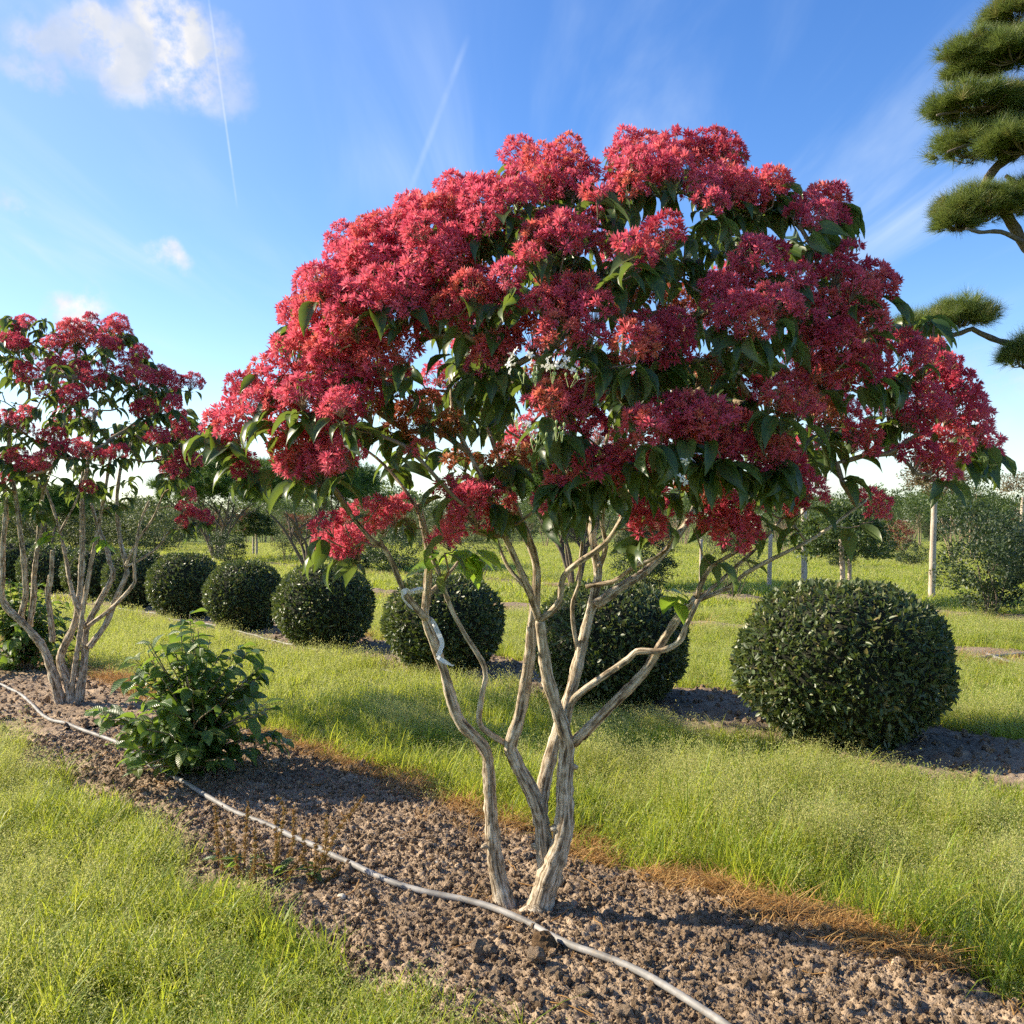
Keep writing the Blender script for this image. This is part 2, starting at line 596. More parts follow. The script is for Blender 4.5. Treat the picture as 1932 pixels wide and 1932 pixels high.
M['ball_leaf'] = leaf_mat('clipped_leaf', [(0.0, (0.034, 0.058, 0.014)), (0.5, (0.06, 0.09, 0.022)), (0.85, (0.1, 0.13, 0.035)), (1.0, (0.2, 0.15, 0.05))],
                          (0.25, 0.34, 0.04), 0.2, 0.44, 0.45, (0.12, 0.135, 0.065))
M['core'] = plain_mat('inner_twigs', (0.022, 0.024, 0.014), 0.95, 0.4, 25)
M['bg_leaf'] = leaf_mat('far_leaf', [(0.0, (0.03, 0.058, 0.018)), (0.6, (0.055, 0.09, 0.024)), (1.0, (0.1, 0.135, 0.035))], (0.28, 0.38, 0.05), 0.25, 0.5, 0.35)
M['bg_dark'] = leaf_mat('far_evergreen_leaf', [(0.0, (0.018, 0.034, 0.014)), (0.6, (0.032, 0.055, 0.02)), (1.0, (0.06, 0.085, 0.028))], (0.15, 0.25, 0.04), 0.18, 0.5, 0.38)
M['bg_olive'] = leaf_mat('far_olive_leaf', [(0.0, (0.055, 0.075, 0.028)), (0.6, (0.09, 0.115, 0.045)), (1.0, (0.14, 0.15, 0.06))], (0.26, 0.32, 0.07), 0.22, 0.55, 0.3)
M['bg_red'] = leaf_mat('far_red_leaf', [(0.0, (0.14, 0.03, 0.02)), (0.6, (0.2, 0.06, 0.035)), (1.0, (0.2, 0.11, 0.045))], (0.4, 0.1, 0.04), 0.25, 0.5, 0.3)
M['bg_brown'] = leaf_mat('far_brown_leaf', [(0.0, (0.12, 0.08, 0.04)), (0.6, (0.18, 0.12, 0.06)), (1.0, (0.12, 0.13, 0.05))], (0.35, 0.22, 0.08), 0.25, 0.5, 0.3)
M['needle'] = leaf_mat('pine_needle', [(0.0, (0.08, 0.12, 0.032)), (0.5, (0.13, 0.18, 0.045)), (0.85, (0.18, 0.22, 0.06)), (1.0, (0.24, 0.18, 0.07))], (0.34, 0.42, 0.08), 0.28, 0.45, 0.4)
M['needle_bg'] = leaf_mat('background_pine_needle', [(0.0, (0.03, 0.075, 0.015)), (0.5, (0.07, 0.14, 0.025)), (1.0, (0.14, 0.22, 0.04))], (0.25, 0.38, 0.05), 0.2, 0.5, 0.35)
M['grass'] = leaf_mat('grass_blade', [(0.0, (0.15, 0.24, 0.025)), (0.5, (0.23, 0.31, 0.03)), (0.85, (0.33, 0.37, 0.045)), (1.0, (0.45, 0.37, 0.1))], (0.68, 0.72, 0.06), 0.5, 0.45, 0.35)
M['seed'] = leaf_mat('grass_seed_head', [(0.0, (0.32, 0.36, 0.1)), (0.6, (0.44, 0.45, 0.15)), (1.0, (0.52, 0.43, 0.22))], (0.65, 0.66, 0.2), 0.45, 0.7, 0.2)
M['dry'] = leaf_mat('dry_grass_blade', [(0.0, (0.36, 0.19, 0.07)), (0.5, (0.46, 0.26, 0.09)), (1.0, (0.52, 0.36, 0.14))], (0.6, 0.34, 0.12), 0.3, 0.7, 0.2)
M['dock_seed'] = leaf_mat('dock_seed', [(0.0, (0.2, 0.1, 0.03)), (0.5, (0.3, 0.17, 0.05)), (1.0, (0.26, 0.24, 0.07))], (0.45, 0.25, 0.07), 0.3, 0.7, 0.2)
M['dead_leaf'] = leaf_mat('dead_leaf', [(0.0, (0.16, 0.1, 0.06)), (0.6, (0.28, 0.2, 0.12)), (1.0, (0.42, 0.33, 0.2))], (0.3, 0.2, 0.1), 0.1, 0.8, 0.2)
M['white_plastic'] = plain_mat('white_plastic_band', (0.75, 0.75, 0.74), 0.5, 0.06, 30, tfac=0.15)
M['ink'] = plain_mat('ink', (0.03, 0.045, 0.05), 0.6, 0.1)
M['pebble'] = plain_mat('pale_pebble', (0.5, 0.46, 0.38), 0.75, 0.2, 30, 0.3)


def soil_material(name, dry, wet, tint=False):
    m, n = new_mat(name)
    tc = n.add('ShaderNodeTexCoord')
    p = tc.outputs['Object']
    a = n.noise(p, 2.2, 5, 0.6)
    b = n.noise(p, 42.0, 5, 0.65)
    c = n.noise(p, 160.0, 3, 0.6)
    col = n.ramp(n.math('ADD', n.math('MULTIPLY', a, 0.55), n.math('MULTIPLY', b, 0.45)), [(0.34, wet), (0.52, [(x + y) / 2 for x, y in zip(dry, wet)]), (0.64, dry)])
    col = n.mix(n.range(c, 0.62, 0.75, 0, 0.5), col, [min(1, x * 1.5) for x in dry])
    if tint:
        oi = n.add('ShaderNodeObjectInfo')
        col = n.mix(1.0, col, n.ramp(oi.outputs['Random'], [(0.0, (0.5, 0.48, 0.46)), (0.6, (1, 1, 1)), (1.0, (1.35, 1.3, 1.22))]), 'MULTIPLY')
    h = n.math('ADD', n.math('MULTIPLY', b, 1.0), n.math('MULTIPLY', c, 0.45))
    bmp = n.add('ShaderNodeBump', {'Height': h, 'Strength': 0.9, 'Distance': 0.012})
    bs = n.add('ShaderNodeBsdfPrincipled', {'Base Color': col, 'Roughness': 0.95, 'Specular IOR Level': 0.12, 'Normal': bmp.outputs[0]})
    finish(n, bs.outputs[0])
    return m


M['soil'] = soil_material('crumbly_soil', (0.5, 0.375, 0.255), (0.17, 0.118, 0.08))
M['crumb'] = soil_material('soil_crumb', (0.52, 0.375, 0.245), (0.25, 0.172, 0.11), True)
M['soil_far'] = soil_material('far_soil', (0.36, 0.275, 0.19), (0.14, 0.1, 0.07))


def hose_material():
    m, n = new_mat('weathered_hose')
    bc = n.add('ShaderNodeAttribute', attribute_name='bc')
    f = n.noise(bc.outputs['Vector'], 9.0, 5, 0.6)
    f2 = n.noise(bc.outputs['Vector'], 60.0, 3, 0.6)
    col = n.ramp(f, [(0.35, (0.13, 0.12, 0.11)), (0.55, (0.25, 0.24, 0.225)), (0.7, (0.36, 0.34, 0.32))])
    col = n.mix(n.range(f2, 0.55, 0.7, 0, 0.6), col, (0.24, 0.18, 0.12))
    bs = n.add('ShaderNodeBsdfPrincipled', {'Base Color': col, 'Roughness': 0.6, 'Specular IOR Level': 0.3})
    finish(n, bs.outputs[0])
    return m


M['hose'] = hose_material()


def ground_material():
    m, n = new_mat('turf_ground')
    tc = n.add('ShaderNodeTexCoord')
    p = tc.outputs['Object']
    a = n.noise(p, 0.35, 5, 0.6)
    b = n.noise(p, 6.0, 5, 0.65)
    f = n.math('ADD', n.math('MULTIPLY', a, 0.5), n.math('MULTIPLY', b, 0.5))
    col = n.ramp(f, [(0.32, (0.08, 0.1, 0.025)), (0.5, (0.15, 0.19, 0.04)), (0.68, (0.24, 0.27, 0.075))])
    bmp = n.add('ShaderNodeBump', {'Height': n.noise(p, 30, 4, 0.7), 'Strength': 0.8, 'Distance': 0.05})
    bs = n.add('ShaderNodeBsdfPrincipled', {'Base Color': col, 'Roughness': 0.95, 'Specular IOR Level': 0.1, 'Normal': bmp.outputs[0]})
    finish(n, bs.outputs[0])
    return m


M['ground'] = ground_material()

# ------------------------------------------------------------------ ground and planting beds
gs = 600.0
V = [(-gs, -gs, -0.012), (gs, -gs, -0.012), (gs, gs, -0.012), (-gs, gs, -0.012)]
tag(mk_obj('ground', mk_mesh('ground', V, [[(0, 1, 2, 3)]], [M['ground']])), 'grassy nursery ground reaching to the horizon', kind='structure')

BEDS = {'a': (1.76, 3.26), 'b': (5.52, 7.0), 'c': (10.7, 11.65), 'd': (14.85, 16.1), 'e': (17.9, 18.7)}


class Bed:
    def __init__(self, name, label, v0, v1, u0, u1, step, seed, mat, clods, amp=1.0, ws=None):
        r = np.random.default_rng(seed)
        pad = 0.16
        nu, nv = int((u1 - u0) / step) + 1, int((v1 - v0 + 2 * pad) / step) + 1
        us = u0 + np.arange(nu) * step
        vs = v0 - pad + np.arange(nv) * step
        h = np.zeros((nu, nv))
        for cell, a in ((0.9, 0.04), (0.32, 0.026), (0.11, 0.016), (0.05, 0.01), (0.022, 0.008)):
            if cell > step * 1.5:
                h += a * amp * (grid_noise(nu, nv, cell / step, cell / step, r) - 0.5)
        if clods:
            n = int(clods * (u1 - u0) * (v1 - v0))
            cu, cv = r.random(n) * nu, r.random(n) * nv
            rad = 0.006 + 0.018 * r.random(n) ** 15
            rad = np.maximum(rad, step * 0.9)
            for i in range(n):
                k = int(rad[i] / step) + 1
                a0, b0 = int(cu[i]), int(cv[i])
                ia = np.arange(max(0, a0 - k), min(nu, a0 + k + 2))
                ib = np.arange(max(0, b0 - k), min(nv, b0 + k + 2))
                d2 = ((ia - cu[i])[:, None] ** 2 + (ib - cv[i])[None] ** 2) * step * step
                q = np.sqrt(np.maximum(rad[i] ** 2 - d2, 0)) * 0.8
                base = h[min(a0, nu - 1), min(b0, nv - 1)] - 0.25 * rad[i]
                blk = h[np.ix_(ia, ib)]
                h[np.ix_(ia, ib)] = np.where(q > 0, np.maximum(blk, base + q), blk)
            h += 0.004 * r.normal(size=h.shape)
        seed = ws or seed
        wob0 = noise2(us, us * 0, 0.5, seed + 1) * 0.08 + noise2(us, us * 0, 0.16, seed + 2) * 0.04
        wob1 = noise2(us, us * 0, 0.6, seed + 3) * 0.08 + noise2(us, us * 0, 0.16, seed + 4) * 0.04
        e = np.minimum(vs[None] - (v0 + wob0)[:, None], (v1 + wob1)[:, None] - vs[None])
        edge = np.clip((e + 0.1) / 0.22, 0, 1)
        edge = edge * edge * (3 - 2 * edge)
        h = -0.06 + 0.085 * edge + h * np.clip(edge * 3, 0, 1)
        self.us, self.vs, self.h, self.step = us, vs, h, step
        X = uv2xy(us[:, None] + 0 * vs[None], vs[None] + 0 * us[:, None])
        V = np.concatenate([X, h[..., None]], -1).reshape(-1, 3)
        i = np.arange(nu - 1)[:, None] * nv + np.arange(nv - 1)[None]
        i = i.ravel()
        F = np.stack([i, i + nv, i + nv + 1, i + 1], -1)
        F = F[:, ::-1]
        self.obj = tag(mk_obj(name, mk_mesh(name, V, [F], [mat])), label, kind='structure')

    def z(self, x, y):
        u, v = xy2uv(np.asarray(x, float), np.asarray(y, float))
        a = np.clip(((u - self.us[0]) / self.step).round().astype(int), 0, len(self.us) - 1)
        b = np.clip(((v - self.vs[0]) / self.step).round().astype(int), 0, len(self.vs) - 1)
        return self.h[a, b]


bed_a = Bed('planting_bed', 'crumbly brown soil strip under the pink-flowering trees', *BEDS['a'], 0.2, 7.2, 0.0072, 3, M['soil'], 5200)
bed_a2 = Bed('planting_bed', 'crumbly brown soil strip running on behind the smaller pink tree', *BEDS['a'], 7.18, 16.0, 0.02, 5, M['soil'], 900, ws=3)
bed_b = Bed('planting_bed', 'dark soil strip under the row of clipped round bushes', *BEDS['b'], 0.5, 22.0, 0.024, 9, M['soil_far'], 500)
bed_c = Bed('planting_bed', 'bare soil strip behind the clipped round bushes', *BEDS['c'], 2.0, 30.0, 0.06, 11, M['soil_far'], 0, 1.5)
bed_d = Bed('planting_bed', 'soil strip under the background shrubs and pines', *BEDS['d'], 3.0, 45.0, 0.08, 13, M['soil_far'], 0, 1.5)


def bed_z(x, y):
    u, v = xy2uv(x, y)
    if BEDS['a'][0] - 0.1 < v < BEDS['a'][1] + 0.1:
        return float((bed_a if u < 7.19 else bed_a2).z(x, y))
    if BEDS['b'][0] - 0.1 < v < BEDS['b'][1] + 0.1:
        return float(bed_b.z(x, y))
    if BEDS['c'][0] < v < BEDS['c'][1]:
        return float(bed_c.z(x, y))
    if BEDS['d'][0] < v < BEDS['d'][1]:
        return float(bed_d.z(x, y))
    return -0.012


# ------------------------------------------------------------------ scattering with geometry nodes (uncountable stuff only)
def proto_collection(name, meshes):
    c = bpy.data.collections.new(name)
    for i, me in enumerate(meshes):
        c.objects.link(bpy.data.objects.new('%s_%02d' % (name, i), me))
    return c


def scatter(name, label, cat, pts, rot, scale, idx, coll):
    me = bpy.data.meshes.new(name)
    me.vertices.add(len(pts))
    me.vertices.foreach_set('co', np.asarray(pts, np.float32).ravel())
    me.attributes.new('rot', 'FLOAT_VECTOR', 'POINT').data.foreach_set('vector', np.asarray(rot, np.float32).ravel())
    me.attributes.new('scl', 'FLOAT_VECTOR', 'POINT').data.foreach_set('vector', np.asarray(scale, np.float32).ravel())
    me.attributes.new('idx', 'INT', 'POINT').data.foreach_set('value', np.asarray(idx, np.int32))
    ob = mk_obj(name, me)
    ng = bpy.data.node_groups.new(name, 'GeometryNodeTree')
    ng.interface.new_socket('Geometry', in_out='INPUT', socket_type='NodeSocketGeometry')
    ng.interface.new_socket('Geometry', in_out='OUTPUT', socket_type='NodeSocketGeometry')
    N = ng.nodes
    gi, go = N.new('NodeGroupInput'), N.new('NodeGroupOutput')
    ip = N.new('GeometryNodeInstanceOnPoints')
    ci = N.new('GeometryNodeCollectionInfo')
    ci.inputs['Collection'].default_value = coll
    ci.inputs['Separate Children'].default_value = True
    ci.inputs['Reset Children'].default_value = True
    ip.inputs['Pick Instance'].default_value = True

    def named(a, t):
        x = N.new('GeometryNodeInputNamedAttribute')
        x.data_type = t
        x.inputs['Name'].default_value = a
        return x.outputs['Attribute']
    L = ng.links.new
    L(gi.outputs[0], ip.inputs['Points'])
    L(ci.outputs[0], ip.inputs['Instance'])
    L(named('idx', 'INT'), ip.inputs['Instance Index'])
    L(named('rot', 'FLOAT_VECTOR'), ip.inputs['Rotation'])
    L(named('scl', 'FLOAT_VECTOR'), ip.inputs['Scale'])
    L(ip.outputs[0], go.inputs[0])
    md = ob.modifiers.new('scatter', 'NODES')
    md.node_group = ng
    return tag(ob, label, cat, kind='stuff')


def blade_tuft(n, rad, h0, h1, wid, lean, seg=3, seed=0, droop=0.5):
    r = np.random.default_rng(seed)
    VV, FF, LC, TN = [], [], [], []
    off = 0
    for i in range(n):
        a, q = r.random() * 6.28, rad * math.sqrt(r.random())
        b = np.array([math.cos(a) * q, math.sin(a) * q, 0])
        az = r.random() * 6.28
        d = np.array([math.cos(az), math.sin(az), 0])
        side = np.array([-d[1], d[0], 0])
        h = h0 + (h1 - h0) * r.random()
        ln = lean * (0.3 + r.random())
        wd = wid * (0.7 + 0.6 * r.random())
        tn = r.random()
        for k in range(seg + 1):
            t = k / seg
            c = b + d * (ln * h * t ** 1.6) + np.array([0, 0, h * (t - droop * ln * 0.45 * t ** 3)])
            if k == seg:
                VV.append(c)
                LC.append((0, t, 0))
            else:
                ww = wd * (1 - 0.55 * t) / 2
                VV += [c - side * ww, c + side * ww]
                LC += [(-1, t, 0), (1, t, 0)]
        for k in range(seg - 1):
            s = off + k * 2
            FF += [(s, s + 1, s + 3), (s, s + 3, s + 2)]
        s = off + (seg - 1) * 2
        FF.append((s, s + 1, s + 2))
        cnt = seg * 2 + 1
        TN += [tn] * cnt
        off += cnt
    return np.array(VV), np.array(FF), np.array(LC), np.array(TN)


def seed_tuft(nst, rad, h0, h1, nspk, size, seed):
    """thin stalks carrying an airy cloud of tiny spikelets"""
    r = np.random.default_rng(seed)
    V, F, LC, TN = [], [], [], []
    off = 0
    for i in range(nst):
        a, q = r.random() * 6.28, rad * math.sqrt(r.random())
        b = np.array([math.cos(a) * q, math.sin(a) * q, 0])
        top = b + np.array([r.normal() * 0.05, r.normal() * 0.05, h0 + (h1 - h0) * r.random()])
        s = unit(np.array([r.normal(), r.normal(), 0.0])) * 0.0007
        V += [b - s, b + s, top]
        F.append((off, off + 1, off + 2))
        LC += [(0, 0, 0), (0, 0, 0), (0, 1, 0)]
        tn = r.random()
        TN += [tn] * 3
        off += 3
        for k in range(nspk):
            t = 0.5 + 0.5 * r.random()
            sp = (1.08 - t) * 0.11 + 0.006
            c = b + (top - b) * t + np.array([r.normal() * sp * 0.6, r.normal() * sp * 0.6, r.normal() * sp * 0.4])
            d = rand_dirs(1, r)[0]
            e = unit(np.cross(d, rand_dirs(1, r)[0]))
            L = size * (0.6 + 0.8 * r.random())
            V += [c - d * L, c + e * L * 0.4, c + d * L, c - e * L * 0.4]
            F += [(off, off + 1, off + 2), (off, off + 2, off + 3)]
            LC += [(0, 0.5, 0)] * 4
            TN += [min(1, max(0, tn + r.normal() * 0.15))] * 4
            off += 4
    return np.array(V), np.array(F), np.array(LC), np.array(TN)


def tuft_mesh(name, parts):
    """parts: list of (V,F,LC,TN,mat)"""
    V, F, LC, TN, MI, mats, off = [], [], [], [], [], [], 0
    for i, (v, f, lc, tn, m) in enumerate(parts):
        V.append(v)
        F.append(f + off)
        LC.append(lc)
        TN.append(tn)
        MI += [i] * len(f)
        mats.append(m)
        off += len(v)
    return mk_mesh(name, np.concatenate(V), [np.concatenate(F)], mats, {'lc': np.concatenate(LC), 'tone': np.concatenate(TN)}, True, MI)


near_t, mid_t, far_t, dry_t = [], [], [], []
for i in range(6):                      # 0-5 leafy tufts
    near_t.append(tuft_mesh('leafy_tuft', [blade_tuft(24, 0.06, 0.05, 0.17, 0.0048, 0.8, 3, i) + (M['grass'],)]))
for i in range(4):                      # 6-9 tufts with seed heads
    near_t.append(tuft_mesh('seeding_tuft', [blade_tuft(16, 0.06, 0.05, 0.14, 0.0038, 0.7, 3, 20 + i) + (M['grass'],),
                                             seed_tuft(8, 0.06, 0.09, 0.2, 15, 0.0042, 40 + i) + (M['seed'],)]))
for i in range(2):                      # 10-11 long arching blades
    near_t.append(tuft_mesh('long_tuft', [blade_tuft(14, 0.05, 0.12, 0.26, 0.0055, 1.0, 4, 60 + i, 0.8) + (M['grass'],)]))
def rosette(seed, n, size):
    r = np.random.default_rng(seed)
    V, F, LC, TN, off = [], [], [], [], 0
    for i in range(n):
        v, f, lc = leaf_base(1, 0.5, 4, 0.7, 0.2, 1.0, 0.5)
        f = np.vstack([f[:, [0, 1, 2]], f[:, [0, 2, 3]]])
        a = r.random() * 6.28
        d = np.array([[math.cos(a), math.sin(a), 0.5 * r.random()]])
        Rm = frames(d, np.array([[0, 0, 1.0]]))[0]
        V.append((v * size * (0.6 + 0.6 * r.random())) @ Rm.T + np.array([r.normal() * 0.03, r.normal() * 0.03, 0.02 + 0.07 * r.random()]))
        F.append(f + off)
        LC.append(lc)
        TN.append(np.full(len(v), r.random() * 0.6))
        off += len(v)
    return np.concatenate(V), np.concatenate(F), np.concatenate(LC), np.concatenate(TN)


for i in range(2):                      # 12-13 small broad-leaved weeds
    near_t.append(tuft_mesh('weed_tuft', [rosette(130 + i, 9, 0.035) + (M['grass'],), seed_tuft(7, 0.07, 0.08, 0.15, 22, 0.0036, 140 + i) + (M['seed'],)]))
for i in range(4):
    mid_t.append(tuft_mesh('mid_tuft', [blade_tuft(44, 0.15, 0.06, 0.15, 0.007, 0.7, 2, 80 + i) + (M['grass'],),
                                        seed_tuft(10, 0.15, 0.1, 0.19, 11, 0.0055, 90 + i) + (M['seed'],)]))
for i in range(3):
    far_t.append(tuft_mesh('far_tuft', [blade_tuft(75, 0.42, 0.06, 0.16, 0.018, 0.7, 2, 100 + i) + (M['grass'],),
                                        seed_tuft(16, 0.42, 0.1, 0.18, 8, 0.012, 110 + i) + (M['seed'],)]))
for i in range(4):
    dry_t.append(tuft_mesh('dry_tuft', [blade_tuft(22, 0.06, 0.015, 0.07, 0.0034, 2.6, 3, 120 + i, 0.3) + (M['dry'],)]))

pc_near = proto_collection('near_tuft', near_t)
pc_mid = proto_collection('mid_tuft', mid_t)
pc_far = proto_collection('far_tuft', far_t)
pc_dry = proto_collection('dry_tuft', dry_t)


def in_view(x, y, m=0.9):
    return (np.abs(x) < 0.53 * y + m) & (y > 1.9)


def grass_mask(x, y, r, soft=0.12):
    """probability that grass grows here"""
    u, v = xy2uv(x, y)
    p = np.ones_like(x)
    for k, (a, b) in BEDS.items():
        if k == 'e':
            continue
        sd = {'a': 3, 'b': 9, 'c': 11, 'd': 13}[k]
        w0 = a + noise2(u, u * 0, 0.5, sd + 1) * 0.08 + noise2(u, u * 0, 0.16, sd + 2) * 0.04 + noise2(u, v, 0.3, 77) * 0.1
        w1 = b + noise2(u, u * 0, 0.6, sd + 3) * 0.08 + noise2(u, u * 0, 0.16, sd + 4) * 0.04 + noise2(u, v, 0.3, 78) * 0.1
        inside = np.minimum(v - w0, w1 - v)
        p *= np.clip(-inside / soft + 0.75, 0, 1)
    return p


def place_grass():
    r = np.random.default_rng(21)
    spec = [('grass', 'bright green seeding grass with tall pale seed heads around the near soil strip', pc_near, 1.9, 7.5, 430, 'near'),
            ('grass', 'yellow-green grass strip around the row of clipped round bushes', pc_mid, 7.0, 15.5, 75, 'mid'),
            ('grass', 'sunlit grass under the background shrubs and posts', pc_far, 15.0, 60.0, 9, 'far')]
    for (nm, lab, pc, y0, y1, dens, kind) in spec:
        xm = 0.53 * y1 + 1.0
        n = int(dens * (y1 - y0) * 2 * xm)
        x = (r.random(n) * 2 - 1) * xm
        y = y0 + r.random(n) * (y1 - y0)
        k = in_view(x, y)
        x, y = x[k], y[k]
        u, v = xy2uv(x, y)
        p = grass_mask(x, y, r, 0.12 if kind == 'near' else 0.25)
        patch = noise2(x, y, 0.45, 31) * 0.6 + noise2(x, y, 0.17, 32) * 0.4
        k = r.random(len(x)) < p * (0.82 + 0.3 * patch)
        x, y, u, v, patch = x[k], y[k], u[k], v[k], patch[k]
        n = len(x)
        rot = np.stack([r.normal(size=n) * 0.1, r.normal(size=n) * 0.1, r.random(n) * 6.28], -1)
        hz = 0.85 + 0.55 * patch + 0.18 * r.normal(size=n)
        if kind == 'near':
            seedy = np.clip(0.42 + 0.7 * noise2(x, y, 0.7, 33) + np.where((v > 3.3) & (v < 5.5), 0.2, 0.08), 0.05, 0.9)
            seedy = np.where((v > 3.2) & (v < 3.75), seedy * 0.25, seedy)
            q = r.random(n)
            idx = np.where(q < seedy, 6 + r.integers(0, 4, n), r.integers(0, 6, n))
            idx = np.where(r.random(n) < np.where((v > 3.2) & (v < 3.6), 0.22, 0.06), 10 + r.integers(0, 2, n), idx)
            idx = np.where((r.random(n) < 0.16) & (noise2(x, y, 0.33, 36) > 0.1) & (v < 2.5), 12 + r.integers(0, 2, n), idx)
            hz *= np.where((v > 3.3) & (v < 4.9), 1.3, np.where((v >= 4.9) & (v < 5.6), 0.8, 0.95))
        else:
            idx = r.integers(0, len(pc.objects), n)
            hz *= 1.1 if kind == 'mid' else 1.0
        hz = np.clip(hz, 0.45, 1.9)
        sxy = 0.85 + 0.3 * r.random(n)
        scl = np.stack([sxy, sxy, hz], -1)
        z = np.full(n, -0.012)
        scatter(nm, lab, 'grass', np.stack([x, y, z], -1), rot, scl, idx, pc)
    # dry orange fringe along the soil edges
    X, Y = [], []
    for (v0, sg, dn) in ((BEDS['a'][1] + 0.01, 1.15, 230), (BEDS['c'][0] - 0.15, 2.5, 40), (BEDS['b'][1] + 0.0, 1, 12), (BEDS['d'][0] - 0.1, 2.5, 12)):
        n = int(dn * 26)
        u = r.random(n) * 26
        v = v0 + r.normal(size=n) * 0.075 * sg
        k = (noise2(u, u * 0, 0.55, 44) + 0.6 * noise2(u, v, 0.2, 45)) > -0.15
        q = uv2xy(u[k], v[k])
        X.append(q[:, 0])
        Y.append(q[:, 1])
    x, y = np.concatenate(X), np.concatenate(Y)
    k = in_view(x, y)
    x, y = x[k], y[k]
    z = np.array([max(bed_z(a, b), -0.012) for a, b in zip(x, y)])
    n = len(x)
    s = 0.7 + 0.6 * r.random(n) + np.clip(y - 6, 0, 8) * 0.12
    scatter('dry_grass', 'dry orange straw-like grass fringe along the soil edge', 'dry grass', np.stack([x, y, z], -1),
            np.stack([r.normal(size=n) * 0.15, r.normal(size=n) * 0.15, r.random(n) * 6.28], -1), np.stack([s, s, s], -1), r.integers(0, 4, n), pc_dry)


place_grass()


# loose soil crumbs lying on the beds
def clod_mesh(name, seed, sub, mat, rough=0.24, flat=0.75):
    import bmesh
    bm = bmesh.new()
    bmesh.ops.create_icosphere(bm, subdivisions=sub, radius=1.0)
    r = np.random.default_rng(seed)
    k = r.normal(size=(7, 3)) * 2.4
    ph = r.random(7) * 6.28
    for vtx in bm.verts:
        c = np.array(vtx.co)
        s = 1 + rough * (np.sin(k @ c + ph).mean() * 1.9 + 0.25 * r.normal())
        vtx.co = Vector(c * s * np.array([1, 0.85, flat]))
    me = bpy.data.meshes.new(name)
    bm.to_mesh(me)
    bm.free()
    me.materials.append(mat)
    return me


clods = [clod_mesh('crumb', 200 + i, 1 if i < 5 else 2, M['crumb'], 0.42, 0.8) for i in range(8)]
pc_clod = proto_collection('soil_crumb', clods)


def place_clods():
    r = np.random.default_rng(61)
    P_, S_, I_ = [], [], []
    for (b, u0, u1, dens, smin, smax) in ((bed_a, 0.3, 7.1, 8000, 0.0026, 0.016), (bed_a2, 7.2, 14.0, 260, 0.01, 0.03), (bed_b, 1.0, 12.0, 160, 0.01, 0.035)):
        v0, v1 = b.vs[0] + 0.04, b.vs[-1] - 0.04
        n = int(dens * (u1 - u0) * (v1 - v0))
        q = uv2xy(u0 + r.random(n) * (u1 - u0), v0 + r.random(n) * (v1 - v0))
        k = in_view(q[:, 0], q[:, 1])
        q = q[k]
        s = smin + (smax - smin) * r.random(len(q)) ** 10
        z = np.maximum(b.z(q[:, 0], q[:, 1]), -0.012) + s * 0.35
        P_.append(np.column_stack([q, z]))
        S_.append(s)
        I_.append(np.where(s > 0.011, r.integers(5, 8, len(q)), r.integers(0, 5, len(q))))
    p, s, i = np.concatenate(P_), np.concatenate(S_), np.concatenate(I_)
    scatter('soil_crumbs', 'loose crumbs of dry soil covering the planting strips', 'soil', p, r.random((len(p), 3)) * 6.28, np.repeat(s[:, None], 3, 1), i, pc_clod)


place_clods()


# straw bits and dead leaves on the soil
def place_litter():
    r = np.random.default_rng(71)
    tb = Tubes()
    for i in range(150):
        u, v = 0.6 + r.random() * 8, BEDS['a'][0] + 0.15 + r.random() * 1.2
        if i > 120:
            u, v = 1.5 + r.random() * 9, BEDS['b'][0] + 0.1 + r.random() * 1.2
        x, y = uv2xy(u, v)
        L = 0.03 + 0.13 * r.random() ** 2
        a = r.random() * 6.28
        pts = []
        for t in (-0.5, -0.1, 0.25, 0.5):
            X, Yy = x + math.cos(a) * L * t + r.normal() * 0.006, y + math.sin(a) * L * t + r.normal() * 0.006
            pts.append((X, Yy, bed_z(X, Yy) + 0.012 + r.random() * 0.008))
        tb.add(catmull(pts, 0.02), 0.0011 + 0.0016 * r.random(), 4, cap=False)
    me = tb.mesh('straw', [M['dry']])
    n = 900
    uu, vv = 0.8 + r.random(n) * 10, BEDS['b'][0] + 0.05 + r.random(n) * 1.4
    q = uv2xy(uu, vv)
    p3 = np.column_stack([q, [bed_z(a, b) + 0.006 for a, b in q]])
    dd = np.column_stack([r.normal(size=(n, 2)), r.normal(size=n) * 0.15])
    Vl, Fl, al = scatter_merge([small_leaf(0.45, 0.4, 0.2)], np.zeros(n, int), frames(dd, np.array([0, 0, 1.0]) + r.normal(size=(n, 3)) * 0.35), 0.03 + 0.03 * r.random(n), p3, r.random(n))
    tag(mk_obj('leaf_litter', mk_mesh('leaf_litter', Vl, Fl, [M['dead_leaf']], al)), 'dry dead leaves scattered under the clipped bushes', 'leaf litter', kind='stuff')
    tag(mk_obj('straw', me), 'scattered dry straw bits lying on the soil', 'straw', kind='stuff')


place_litter()


